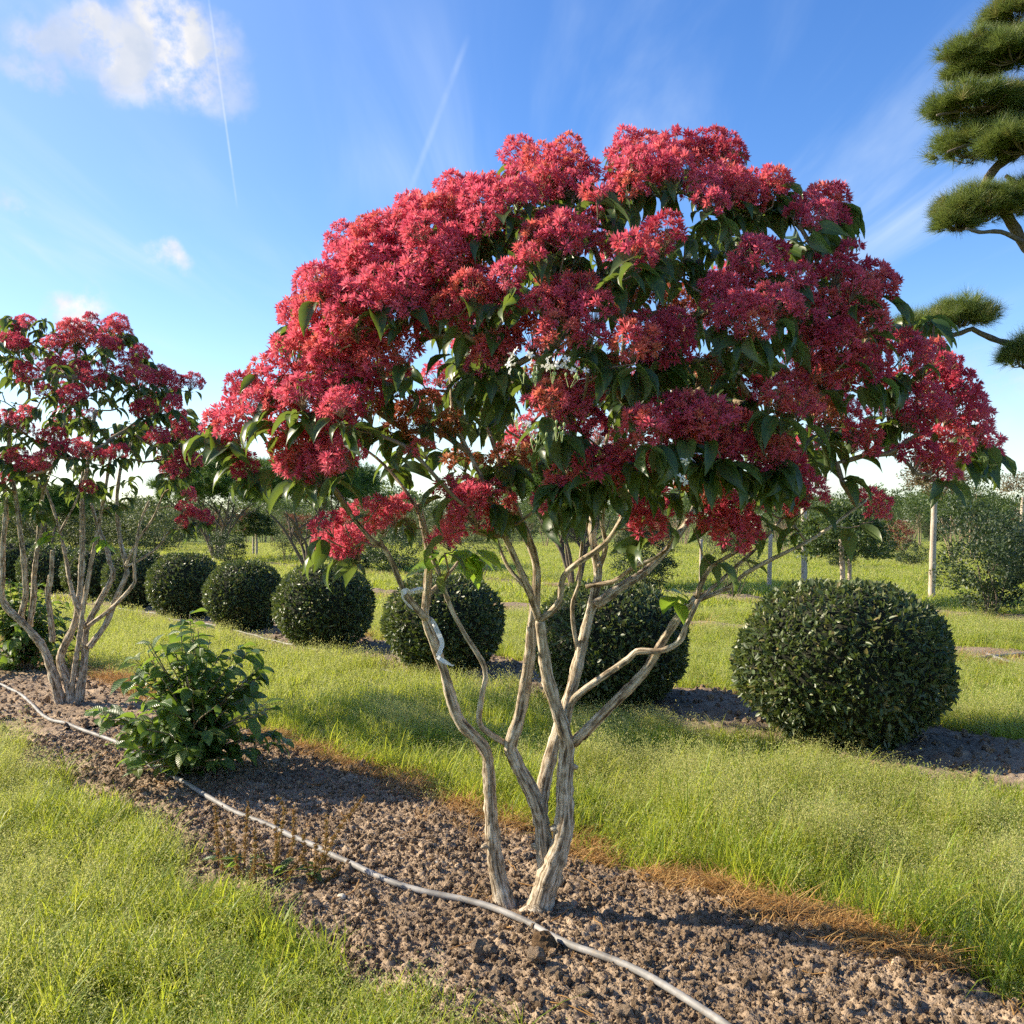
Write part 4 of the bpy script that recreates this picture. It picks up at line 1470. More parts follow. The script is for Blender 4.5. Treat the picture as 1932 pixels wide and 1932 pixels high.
def left_tree():
    Y = 7.97
    b = G(140, 1330)
    bz = bed_z(b[0], b[1])
    Z7 = lambda x, y, Yd: P(x * 0.3638, 1086 + y * 0.3638, Yd)
    Z1 = lambda x, y, Yd: P(x * 0.3307, 543 + y * 0.3307, Yd)
    base = lambda x: np.array([P(x, 1330, Y)[0], Y, bz - 0.04])
    S = []

    def add(p7, p1, dY, r0, r1, k='limb', foot=None):
        n = len(p7) + len(p1)
        pts = [Z7(x, y, Y + dY * i / n) for i, (x, y) in enumerate(p7)] + [Z1(x, y, Y + dY * (len(p7) + i) / n) for i, (x, y) in enumerate(p1)]
        if foot is not None:
            pts = [base(foot)] + pts
        S.append((pts, r0, r1, k))
    add([(315, 640), (285, 530), (230, 380), (170, 300), (115, 240), (40, 170), (8, 100), (15, 10)], [(15, 1500), (35, 1250), (10, 1050)], -0.3, 0.036, 0.015, 'trunk', 120)
    add([(375, 650), (360, 560), (315, 430), (390, 250), (410, 130), (422, 0)], [(472, 1400), (470, 1200), (500, 1000), (540, 700)], 0.3, 0.033, 0.014, 'trunk', 138)
    add([(410, 650), (430, 520), (442, 400), (450, 270), (520, 130), (585, 0)], [(625, 1560), (605, 1480), (560, 1360), (520, 1230)], 0.2, 0.034, 0.014, 'trunk', 148)
    add([(115, 240), (112, 195), (135, 100), (130, 0)], [(130, 1500), (90, 1200), (50, 950), (60, 700)], -0.4, 0.024, 0.012)
    add([(160, 260), (160, 230), (175, 130), (178, 0)], [(200, 1600), (230, 1350), (250, 1150), (330, 950)], -0.2, 0.024, 0.012)
    add([(275, 340), (262, 200), (250, 100), (262, 0)], [(290, 1700), (300, 1500)], -0.3, 0.024, 0.015)
    add([(465, 370), (550, 250), (610, 100), (655, 0)], [(720, 1590), (680, 1400), (668, 1180), (700, 950)], 0.1, 0.026, 0.012)
    add([(460, 260), (580, 170), (690, 50), (700, 0)], [(768, 1560), (780, 1460), (800, 1340), (850, 1220)], -0.2, 0.018, 0.009)
    add([(435, 270), (425, 220), (390, 130), (362, 20)], [(380, 1560), (345, 1400), (300, 1250), (240, 1100)], 0.25, 0.02, 0.01)
    add([], [(720, 1590), (800, 1550), (900, 1480), (960, 1390)], 0.1, 0.013, 0.008, 'top')
    add([(370, 620), (410, 350), (432, 180), (462, 0)], [(530, 1520), (570, 1320), (600, 1150), (640, 900)], -0.2, 0.023, 0.011)
    add([], [(720, 1580), (780, 1450), (870, 1320), (930, 1180)], -0.2, 0.013, 0.007, 'top')
    add([], [(340, 1400), (440, 1200), (470, 1050)], 0.2, 0.011, 0.006, 'top')
    add([], [(700, 1000), (780, 800), (850, 650)], 0.2, 0.011, 0.006, 'top')
    add([], [(330, 950), (380, 700), (420, 500)], 0.0, 0.011, 0.006, 'top')
    T = """50 606 15 40 619 14 17 646 25 32 650 20 103 646 22 132 619 22 149 629 28 142 646 24 175 622 12 222 609 20 212 622 16 238 626 12 195 646 18 208 652 22 265 665 18
238 679 20 53 708 22 40 695 16 103 689 20 152 698 18 179 715 25 132 745 22 147 740 18 232 705 18 261 712 25 281 712 18 311 722 22 302 712 16 50 781 18 50 808 15 10 788 18
275 768 22 262 775 18 331 778 20 334 798 22 325 760 18 79 824 15 106 821 18 30 860 20 50 877 22 83 870 22 70 884 18 112 847 18 142 844 22 156 850 18 195 864 18 225 851 18
301 821 20 288 828 16 341 818 15 364 867 20 350 862 16 334 884 20 318 890 16 7 903 15 165 920 15 357 933 15 351 963 20 387 976 15 368 972 16 344 985 14 200 690 16 80 735 16"""
    r = np.random.default_rng(15)
    C = P(110, 790, Y)
    fl = []
    for (px, py, s) in np.array(T.split(), float).reshape(-1, 3):
        rho2 = ((px - 110) / 290) ** 2 + ((py - 790) / 230) ** 2
        Yd = Y - 1.0 * math.sqrt(max(0, 1 - rho2)) * (0.6 + 0.4 * r.random())
        fl.append((P(px, py, Yd), s / FPX * Yd * 1.12 - 0.008, 'deep' if r.random() < 0.7 else 'pink'))  # mostly the darker sepals: backlit shade put into the colour
    for k in range(95):
        d = rand_dirs(1, r)[0]
        if d[2] < -0.5 or (d[1] < 0 and d[0] > -0.35):
            continue
        fl.append((C + d * np.array([1.2, 1.1, 0.95]) * (0.8 + 0.2 * r.random()), 0.06 + 0.04 * r.random(), 'deep'))  # rest of the backlit crown, same shade-toned sepals
    young = [(P(100, 1010, 7.6), 6), (P(195, 1020, 7.7), 5)]
    return build_flower_tree('flowering_tree', 'smaller pink-flowering multi-stemmed tree behind the leafy shrub beside the hose', (b[0], b[1], bz), S, fl, C, 2300, 0.13, 27,
                             np.array([-3, 6.9, 2.2]), 280, young, (C - np.array([1.15, 1.05, 0.9]), C + np.array([1.15, 1.05, 0.75]), 260), twig_r=0.0035)


left_tree()

# ------------------------------------------------------------------ leafy shrubs with ribbed leaves
V_LEAVES = [leaf_base(1, 0.58, 6, arc, fold, 0.95, 0.42, wv) for arc, fold, wv in ((0.7, 0.25, 0.05), (1.1, 0.4, 0.08), (0.5, 0.5, 0.1), (1.3, 0.2, 0.0))]
V_MESH = [mk_mesh('ribbed_leaf', v, [f], [M['vleaf']], {'lc': lc}) for v, f, lc in V_LEAVES]


def ribbed_shrub(label, c, rx, ry, h, nstem, nleaf, leaf_len, seed):
    from mathutils import Matrix
    r = np.random.default_rng(seed)
    root = thing('leafy_shrub', c, label, 'shrub')
    tb = Tubes()
    LP, LD = [], []
    for i in range(nstem):
        a = r.random() * 6.28
        q = math.sqrt(r.random())
        ht = h * (1.0 - 0.62 * q ** 1.7) * (0.82 + 0.25 * r.random())
        tip = np.array([math.cos(a) * rx * q, math.sin(a) * ry * q, ht])
        if q > 0.75 and r.random() < 0.5:
            tip[2] *= 0.45
        b = np.array([math.cos(a), math.sin(a), 0]) * 0.05 * q
        mid = np.array([tip[0] * 0.35, tip[1] * 0.35, tip[2] * 0.62]) + r.normal(size=3) * 0.02
        pts = catmull([b - [0, 0, 0.05], mid, tip], 0.03)
        tb.add(pts, np.linspace(0.007, 0.0025, len(pts)), 5, 0.05, 0, r)
        n = len(pts)
        for j in range(int(n * 0.22), n, 1):
            t = pts[min(j + 1, n - 1)] - pts[j - 1]
            for s in (-1, 1):
                LP.append(pts[j])
                side = unit(np.cross(t, [0, 0, 1]) + 1e-6) if (j % 2) else unit(np.cross(np.cross(t, [0, 0, 1]), t) + 1e-6)
                LD.append(unit(t) * 0.35 + side * s * 0.9 + r.normal(size=3) * 0.25 + unit(pts[j] * [1, 1, 0] + 1e-6) * 0.45)
    LP, LD = np.array(LP), np.array(LD)
    k = r.permutation(len(LP))[:nleaf]
    LP, LD = LP[k], unit(LD[k])
    LD[:, 2] = np.clip(LD[:, 2], -0.75, 0.3) - 0.12
    n = len(LP)
    Rm = frames(LD, np.array([0, 0, 1.0]) + r.normal(size=(n, 3)) * 0.3 + LP * np.array([0.6, 0.6, 0]))
    ln = leaf_len * (0.55 + 0.6 * r.random(n))
    which = r.integers(0, len(V_MESH), n)
    mk_obj('branch_frame', tb.mesh('branch_frame', [M['bark_twig']]), root)
    rank = np.argsort(LP[:, 1] - 0.3 * LP[:, 2] + 0.2 * r.random(n))
    for i in rank[:295]:
        o = mk_obj('leaf', V_MESH[which[i]], root)
        m4 = np.eye(4)
        m4[:3, :3] = Rm[i] * ln[i]
        m4[:3, 3] = LP[i]
        o.matrix_local = Matrix(m4.tolist())
    f = rank[295:]
    if len(f):
        V, F, at = scatter_merge(V_LEAVES, which[f], Rm[f], ln[f], LP[f], r.random(len(f)))
        tag(mk_obj('foliage', mk_mesh('foliage', V, F, [M['vleaf']], at), root), 'mass of ribbed green leaves at the back of the shrub', kind='stuff')
    return root


c = G(365, 1462)
ribbed_shrub('leafy green shrub with ribbed oval leaves growing over the hose', (c[0], c[1], bed_z(c[0], c[1])), 0.55, 0.5, 0.88, 95, 1250, 0.125, 41)
c = G(45, 1262)
ribbed_shrub('leafy green ribbed-leaved shrub half hidden behind the stems of the smaller pink tree', (c[0], c[1], bed_z(c[0], c[1])), 0.6, 0.55, 0.92, 80, 1000, 0.13, 43)

# ------------------------------------------------------------------ clipped round bushes
B_LEAF = [small_leaf(0.42, 0.3, 0.12), small_leaf(0.36, 0.5, 0.25), small_leaf(0.48, 0.15, 0.05)]
B_MESH = [mk_mesh('clipped_leaf', v, [f], [M['ball_leaf']], {'lc': lc}) for v, f, lc in B_LEAF]


def ball_points(n, rx, h, r, depth=0.07):
    zc, hh = h * 0.47, h * 0.53
    d = rand_dirs(int(n * 1.6), r)
    ex = 2.35
    k = (np.abs(d[:, 0]) ** 2 + np.abs(d[:, 1]) ** 2) ** (ex / 2) + np.abs(d[:, 2]) ** ex
    q = d / k[:, None] ** (1 / ex)
    nrm = unit(np.column_stack([q[:, :2] * 1.0, np.sign(q[:, 2]) * np.abs(q[:, 2]) ** 1.3]))
    lump = 1 + 0.022 * np.sin(q @ np.array([5.1, 3.3, 4.2])) + 0.018 * np.sin(q @ np.array([-7, 6, 3.0]) + 1)
    s = lump * (1 - depth * r.random(len(q)) ** 2)
    pos = q * np.array([rx, rx, hh]) * s[:, None]
    pos[:, 2] += zc
    low = pos[:, 2] < 0.35 * h
    pos[low, :2] *= (0.80 + 0.20 * np.clip(pos[low, 2] / (0.35 * h), 0, 1))[:, None]
    keep = pos[:, 2] > 0.01
    return pos[keep][:n], nrm[keep][:n]


def round_bush(label, group, c, rx, h, nleaf, leaf, seed, parts):
    from mathutils import Matrix
    r = np.random.default_rng(seed)
    root = thing('clipped_bush', c, label, 'bush', group)
    pos, nrm = ball_points(nleaf, rx, h, r)
    n = len(pos)
    d = unit(nrm * 0.55 + r.normal(size=(n, 3)) * 0.6 + np.array([0, 0, 0.2]))
    Rm = frames(d, nrm * 0.7 + r.normal(size=(n, 3)) * 0.6 + np.array([0, 0, 0.4]))
    ln = leaf * (0.6 + 0.65 * r.random(n))
    which = r.integers(0, 3, n)
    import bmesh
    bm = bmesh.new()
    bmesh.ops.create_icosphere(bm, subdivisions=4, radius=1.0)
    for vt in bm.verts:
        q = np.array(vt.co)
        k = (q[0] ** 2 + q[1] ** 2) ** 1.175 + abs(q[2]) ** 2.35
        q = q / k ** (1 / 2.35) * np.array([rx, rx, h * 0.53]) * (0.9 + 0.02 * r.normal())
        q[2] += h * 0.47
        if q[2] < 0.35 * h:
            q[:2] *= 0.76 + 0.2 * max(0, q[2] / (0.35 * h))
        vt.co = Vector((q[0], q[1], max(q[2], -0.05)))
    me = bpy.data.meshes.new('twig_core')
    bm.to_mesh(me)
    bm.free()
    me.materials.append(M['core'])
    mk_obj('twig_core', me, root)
    vis = np.argsort(nrm[:, 1] + 0.4 * nrm[:, 0] - 0.25 * nrm[:, 2] - 3.0 * (ln / leaf) * 0.25)
    near, far = vis[:parts], vis[parts:]
    for i in near:
        o = mk_obj('leaf', B_MESH[which[i]], root)
        m4 = np.eye(4)
        m4[:3, :3] = Rm[i] * ln[i]
        m4[:3, 3] = pos[i]
        o.matrix_local = Matrix(m4.tolist())
    V, F, at = scatter_merge(B_LEAF, which[far], Rm[far], ln[far], pos[far], r.random(len(far)))
    tag(mk_obj('foliage', mk_mesh('foliage', V, F, [M['ball_leaf']], at), root), 'dense small dark green leaves clipped to a ball', kind='stuff')
    return root


# centre x, ground y of the front edge, half width (frame), height (m)
BALLS = [(1590, 6.62, 193, 1.06, 300, 'largest clipped round bush, alone to one side of the pink tree beside open grass'),
         (1150, 8.0, 144, 0.98, 300, 'clipped round bush directly behind the stems of the large pink tree'),
         (838, 9.75, 110, 0.93, 300, 'clipped round bush behind the stem tied with the white band'),
         (612, 11.5, 90, 0.96, 0, 'clipped round bush just beyond the one behind the white-banded stem'),
         (461, 13.3, 71, 0.93, 0, 'clipped round bush behind the top of the leafy ribbed shrub'),
         (348, 14.9, 65, 0.97, 0, 'clipped round bush between the leafy shrub and the stems of the smaller pink tree'),
         (258, 16.6, 58, 0.96, 0, 'clipped round bush showing past the outermost leaning stem of the smaller pink tree'), (180, 18.2, 58, 0.98, 0, None), (95, 19.9, 56, 0.98, 0, None), (35, 21.6, 55, 1.0, 0, None)]
for i, (px, Y, hw, h, parts, lab) in enumerate(BALLS):
    x = (px - CX) / FPX * Y
    rx = hw / FPX * Y
    nl = [13000, 11000, 9500, 8500, 7500, 7000, 5500, 5000, 4500, 4500][i]
    lf = [0.052, 0.05, 0.05, 0.052, 0.054, 0.056, 0.062, 0.066, 0.07, 0.07][i]
    round_bush(lab or 'clipped round bush seen through the stems of the smaller pink tree', 'clipped round bushes in a row', (x, Y, bed_z(x, Y) - 0.02), rx, h, nl, lf, 500 + i, parts)


# ------------------------------------------------------------------ hoses
def hose(label, pts, rad, dip=()):
    q = []
    for (px, py) in pts:
        g = G(px, py)
        q.append((g[0], g[1], max(bed_z(g[0], g[1]), -0.01) + rad * 1.1))
    sm = catmull(q, 0.05)
    rr = np.random.default_rng(4)
    for i in range(len(sm)):
        sm[i, 2] = 0.35 * sm[i, 2] + 0.65 * (max(max(bed_z(sm[i, 0] + a, sm[i, 1] + b) for a in (-0.015, 0, 0.015) for b in (-0.015, 0, 0.015)), -0.01) + rad * 0.9)
    k = np.array([0.25, 0.5, 0.25])
    for _ in range(6):
        sm[1:-1, 2] = k[0] * sm[:-2, 2] + k[1] * sm[1:-1, 2] + k[2] * sm[2:, 2]
    sm = catmull(sm[::2], 0.02)
    tb = Tubes()
    tb.add(sm, rad, 12, 0, 0)
    return tag(mk_obj('irrigation_hose', tb.mesh('irrigation_hose', [M['hose']])), label, 'hose')


hose('grey irrigation hose winding along the soil in front of the pink-flowering trees',
     [(-120, 1240), (0, 1295), (60, 1330), (95, 1360), (130, 1373), (210, 1402), (270, 1440), (360, 1490), (450, 1535), (570, 1590), (650, 1630), (750, 1672), (880, 1700), (930, 1715), (1000, 1745), (1060, 1780), (1150, 1820), (1250, 1870), (1360, 1932), (1480, 2010)], 0.0125)
hose('pale thin hose along the near edge of the clipped bush row', [(215, 1147), (290, 1160), (330, 1172), (400, 1182), (520, 1213), (575, 1225), (650, 1240), (740, 1262), (830, 1283), (960, 1308), (1100, 1345), (1240, 1370), (1400, 1390), (1480, 1408), (1560, 1425)], 0.0115)
hose('grey hose on the bare strip beside the largest clipped bush', [(1700, 1232), (1790, 1238), (1860, 1240), (1932, 1238), (2050, 1236)], 0.017)
hose('short forked grey hose end lying on the bare strip', [(1862, 1236), (1885, 1243), (1932, 1250), (2030, 1262)], 0.017)
hose('thin hose lying in front of the large evergreen background shrub', [(1735, 1164), (1810, 1166), (1880, 1170), (1990, 1182)], 0.018)


# ------------------------------------------------------------------ background plants
def needle_tuft(n, spread, wid, r, flat=0.0):
    V, F, LC = [], [], []
    for i in range(n):
        pol = spread * math.sqrt((i + 0.5) / n)
        az = i * 2.39996 + r.normal() * 0.2
        d = np.array([math.sin(pol) * math.cos(az), math.cos(pol), math.sin(pol) * math.sin(az)])
        s = unit(np.cross(d, r.normal(size=3))) * wid / 2
        L = 0.75 + 0.35 * r.random()
        o = len(V)
        b = d * 0.02 + np.array([0, 0.25 * (r.random() - 0.5), 0])
        V += [b - s, b + s, b + d * L - np.array([0, 0, flat * L * 0.1])]
        LC += [(-1, 0, 0), (1, 0, 0), (0, 1, 0)]
        F.append((o, o + 1, o + 2))
    return np.array(V), np.array(F), np.array(LC)


def crown_cloud(r, centre, radii, nclump, per, leaf, bases, mat, clump_r=0.2, shell=0.55, up=0.3, name='crown', cut=-1.0, jitter=0.8):
    """leaf clumps filling an ellipsoid, denser outside, with gaps"""
    d = rand_dirs(nclump * 3, r)
    d = d[d[:, 2] > cut][:nclump]
    nclump = len(d)
    q = d * (shell + (1 - shell) * r.random(nclump) ** 0.6)[:, None]
    q *= (1 + 0.16 * r.normal(size=nclump))[:, None].clip(0.7, 1.3)
    C = np.asarray(centre) + q * np.asarray(radii)
    n = nclump * per
    ci = np.repeat(np.arange(nclump), per)
    off = rand_dirs(n, r) * (r.random(n) ** 0.45)[:, None] * clump_r * (0.6 + 0.8 * r.random(nclump))[ci][:, None] * np.array([1, 1, 0.75])
    pos = C[ci] + off
    out = unit(off + (d[ci] * np.asarray(radii)) * 0.3)
    dr = unit(out + r.normal(size=(n, 3)) * jitter + np.array([0, 0, up]))
    Rm = frames(dr, out + np.array([0, 0, 0.6]) + r.normal(size=(n, 3)) * 0.5)
    tone = np.clip(0.5 * r.random(n) + 0.5 * r.random(nclump)[ci], 0, 0.999)
    V, F, at = scatter_merge(bases, r.integers(0, len(bases), n), Rm, leaf * (0.6 + 0.7 * r.random(n)), pos, tone)
    return mk_mesh(name, V, F, [mat], at)


DL = [diamond_leaf(0.5), diamond_leaf(0.4, 0.2), diamond_leaf(0.6, 0.05)]
rb_ = np.random.default_rng(800)
NTB = [needle_tuft(13, 1.25, 0.09, rb_) for _ in range(4)]
_cache = {}


def multi_stem(r, n, h, spread, r0, mat, fork=2):
    tb = Tubes()
    for i in range(n):
        a = i / n * 6.28 + r.random()
        e = np.array([math.cos(a) * spread * (0.4 + 0.7 * r.random()), math.sin(a) * spread * (0.4 + 0.7 * r.random()), h * (0.8 + 0.25 * r.random())])
        b = np.array([math.cos(a), math.sin(a), 0]) * 0.06
        m1 = b + (e - b) * 0.3 + np.array([0, 0, h * 0.1]) + r.normal(size=3) * 0.05
        m2 = b + (e - b) * 0.65 + np.array([0, 0, h * 0.05]) + r.normal(size=3) * 0.06
        pts = catmull([b - [0, 0, 0.1], m1, m2, e], 0.1)
        tb.add(pts, np.linspace(r0, r0 * 0.35, len(pts)), 7, 0.06, 0.04, r)
        for k in range(fork):
            j = int(len(pts) * (0.4 + 0.4 * r.random()))
            q = pts[j]
            f = q + np.array([r.normal() * spread * 0.35, r.normal() * spread * 0.35, h * (0.25 + 0.2 * r.random())])
            pp = catmull([q, (q + f) / 2 + r.normal(size=3) * 0.05, f], 0.1)
            tb.add(pp, np.linspace(r0 * 0.5, r0 * 0.2, len(pp)), 5, 0, 0, r)
    return tb.mesh('stem', [mat])


def plant_meshes(kind, var):
    """(part name, mesh, kind) lists, real size in metres"""
    if (kind, var) in _cache:
        return _cache[(kind, var)]
    r = np.random.default_rng(900 + var * 17 + sum(map(ord, kind)))
    out = []
    if kind == 'pine':
        out.append(('trunk', multi_stem(r, 7, 1.7, 1.1, 0.055, M['bark_dark'], 3), None))
        out.append(('crown', crown_cloud(r, (0, 0, 2.15), (1.75, 1.6, 0.85), 190, 42, 0.16, NTB, M['needle_bg'], 0.27, 0.45, 0.8, cut=-0.35, jitter=0.5), 'stuff'))
    elif kind == 'pine_tall':
        out.append(('trunk', multi_stem(r, 8, 2.0, 0.95, 0.05, M['bark_dark'], 4), None))
        out.append(('crown', crown_cloud(r, (0, 0, 2.3), (1.6, 1.5, 0.8), 160, 38, 0.15, NTB, M['needle_bg'], 0.26, 0.45, 0.8, cut=-0.3, jitter=0.5), 'stuff'))
    elif kind == 'evergreen':
        out.append(('trunk', multi_stem(r, 5, 0.9, 0.35, 0.02, M['bark_dark'], 1), None))
        out.append(('crown', crown_cloud(r, (0, 0, 0.92), (0.78, 0.75, 0.9), 190, 55, 0.055, DL, M['bg_dark'], 0.17, 0.5, 0.4), 'stuff'))
    elif kind == 'round':
        out.append(('trunk', multi_stem(r, 4, 0.5, 0.2, 0.02, M['bark_dark'], 1), None))
        out.append(('crown', crown_cloud(r, (0, 0, 0.62), (0.72, 0.7, 0.6), 130, 45, 0.055, DL, M['bg_dark'], 0.15, 0.6, 0.4), 'stuff'))
    elif kind == 'loose':
        out.append(('trunk', multi_stem(r, 6, 0.9, 0.5, 0.014, M['bark_dark'], 2), None))
        out.append(('crown', crown_cloud(r, (0, 0, 0.95), (0.7, 0.65, 0.8), 75, 30, 0.05, DL, M['bg_olive'], 0.16, 0.35, 0.4), 'stuff'))
    elif kind == 'standard':
        tb = Tubes()
        pts = catmull([(0, 0, -0.1), (0.02, 0, 0.5), (-0.01, 0.01, 1.1)], 0.1)
        tb.add(pts, 0.045, 9, 0.05, 0.04, r)
        out.append(('trunk', tb.mesh('trunk', [M['post']]), None))
        out.append(('crown', crown_cloud(r, (0, 0, 1.02), (0.74, 0.7, 0.66), 180, 60, 0.06, DL, M['bg_leaf'], 0.13, 0.72, 0.4, cut=-0.25), 'stuff'))
    elif kind == 'brown':
        tb = Tubes()
        pts = catmull([(0, 0, -0.1), (0.03, 0, 1.0), (0.07, 0.01, 2.0)], 0.1)
        tb.add(pts, np.linspace(0.07, 0.05, len(pts)), 9, 0.08, 0.04, r)
        out.append(('trunk', tb.mesh('trunk', [M['post']]), None))
        out.append(('crown', crown_cloud(r, (0.05, 0, 2.25), (0.62, 0.6, 0.45), 60, 40, 0.055, DL, M['bg_brown'], 0.16, 0.4, 0.3, cut=-0.5), 'stuff'))
    elif kind == 'airy':
        out.append(('trunk', multi_stem(r, 5, 1.6, 0.8, 0.03, M['bark_twig'], 3), None))
        out.append(('crown', crown_cloud(r, (0, 0, 2.1), (1.15, 1.1, 0.95), 95, 34, 0.085, DL, M['bg_leaf'], 0.25, 0.35, 0.3, cut=-0.6), 'stuff'))
    elif kind == 'birch':
        out.append(('trunk', multi_stem(r, 3, 2.6, 0.5, 0.035, M['bark_twig'], 4), None))
        out.append(('crown', crown_cloud(r, (0, 0, 2.6), (0.9, 0.9, 1.6), 80, 30, 0.09, DL, M['bg_leaf'], 0.24, 0.3, 0.3), 'stuff'))
    elif kind == 'red':
        out.append(('trunk', multi_stem(r, 5, 0.9, 0.4, 0.02, M['bark_twig'], 2), None))
        out.append(('crown', crown_cloud(r, (0, 0, 1.2), (0.8, 0.8, 0.7), 60, 36, 0.085, DL, M['bg_red'], 0.22, 0.4, 0.3), 'stuff'))
    elif kind == 'olive':
        out.append(('trunk', multi_stem(r, 5, 0.9, 0.5, 0.02, M['bark_dark'], 1), None))
        out.append(('crown', crown_cloud(r, (0, 0, 0.95), (1.1, 1.1, 0.85), 85, 40, 0.1, DL, M['bg_olive'], 0.25, 0.5, 0.3), 'stuff'))
    _cache[(kind, var)] = out
    return out


CROWN_LABEL = {}


def plant(name, kind, var, xyz, rz, s, label, cat, group=None):
    root = thing(name, xyz, label, cat, group)
    root.rotation_euler = (0, 0, rz)
    root.scale = (s, s, s) if np.isscalar(s) else s
    for (pn, me, kd) in plant_meshes(kind, var):
        o = mk_obj(pn, me, root)
        if kd:
            o['kind'] = kd
    return root


def at_px(px, Y):
    x = (px - CX) / FPX * Y
    return (x, Y, max(bed_z(x, Y), -0.03) - 0.02)


plant('umbrella_pine', 'pine', 0, at_px(585, 30), 0.4, 1.15, 'broad flat-topped green pine with dark spreading stems', 'pine tree')
plant('umbrella_pine', 'pine', 1, at_px(410, 36.5), 2.0, 1.25, 'dense dark rounded pine between the two pink-flowering trees, farther off', 'pine tree')
plant('umbrella_pine', 'pine_tall', 0, at_px(1085, 22), 1.0, 1.0, 'many-stemmed dark pine seen through the stems of the large pink tree', 'pine tree')
plant('umbrella_pine', 'pine', 2, at_px(90, 46), 1.2, 1.0, 'dark pine seen through the crown of the smaller pink tree', 'pine tree')
plant('evergreen_shrub', 'evergreen', 0, at_px(1868, 15.2), 0.3, 0.94, 'large glossy evergreen shrub beside the tall leaning post', 'shrub')
plant('evergreen_shrub', 'round', 0, at_px(743, 27), 0.0, 0.98, 'dark round evergreen shrub behind the low pink sprays of the large tree', 'shrub')
plant('evergreen_shrub', 'evergreen', 1, at_px(1215, 20.4), 1.0, 0.8, 'dark upright evergreen shrub right behind the pale forked limbs', 'shrub')
plant('evergreen_shrub', 'round', 1, at_px(428, 33), 2.0, 0.9, 'small dark shrub under the dense rounded pine', 'shrub')
plant('loose_shrub', 'loose', 0, at_px(1385, 18.8), 0.0, 0.8, 'low grey-green loose shrub between the wooden posts', 'shrub')
plant('loose_shrub', 'loose', 1, at_px(905, 24.5), 1.0, 0.95, 'sparse twiggy shrub beside the many-stemmed pine', 'shrub')
plant('loose_shrub', 'loose', 0, at_px(540, 33.5), 2.0, 1.0, 'loose grey-green shrub under the flat-topped pine', 'shrub')
plant('evergreen_shrub', 'round', 0, at_px(672, 28.8), 2.5, 0.85, 'dark low shrub at the foot of the flat-topped pine', 'shrub')
plant('standard_tree', 'standard', 0, at_px(1588, 17.4), 0.4, 1.03, 'dome-headed clipped tree on a pale trunk above the largest clipped bush', 'tree')
plant('standard_tree', 'standard', 1, at_px(484, 38), 1.4, 1.05, 'small round-headed tree on a thin trunk near the flat-topped pine', 'tree')
plant('brown_tree', 'brown', 0, at_px(1757, 18.6), 0.0, 1.0, 'small tree with a brownish head on a tall pale leaning trunk', 'tree')


def post(px, Y, h, rad, lean, label):
    tb = Tubes()
    r = np.random.default_rng(int(px))
    pts = catmull([(0, 0, -0.1), (lean * 0.5, 0, h * 0.5), (lean, 0.02, h)], 0.12)
    tb.add(pts, np.linspace(rad * 1.1, rad, len(pts)), 9, 0.05, 0.02, r)
    x, y, z = at_px(px, Y)
    root = thing('wooden_post', (x, y, z), label, 'post')
    mk_obj('shaft', tb.mesh('post', [M['post']]), root)
    t2 = Tubes()
    t2.add([pts[-1] - np.array([0, 0, 0.012]), pts[-1] + np.array([0, 0, 0.004])], rad * 1.06, 9)
    mk_obj('end_grain', t2.mesh('end_grain', [M['post']]), root)


post(1517, 21.3, 1.75, 0.062, 0.0, 'pale straight wooden post beside the dome-headed tree')
post(1450, 21.2, 1.2, 0.045, 0.05, 'short pale wooden post with a slight tilt near the low loose shrub')
post(1321, 23.5, 1.05, 0.035, 0.03, 'thin wooden post standing beyond the pale forked limbs')
post(1602, 17.5, 0.95, 0.035, 0.01, 'thin stake tied beside the trunk of the dome-headed tree')
post(478, 39, 1.0, 0.04, 0.0, 'thin pale stake beside the small round-headed tree')

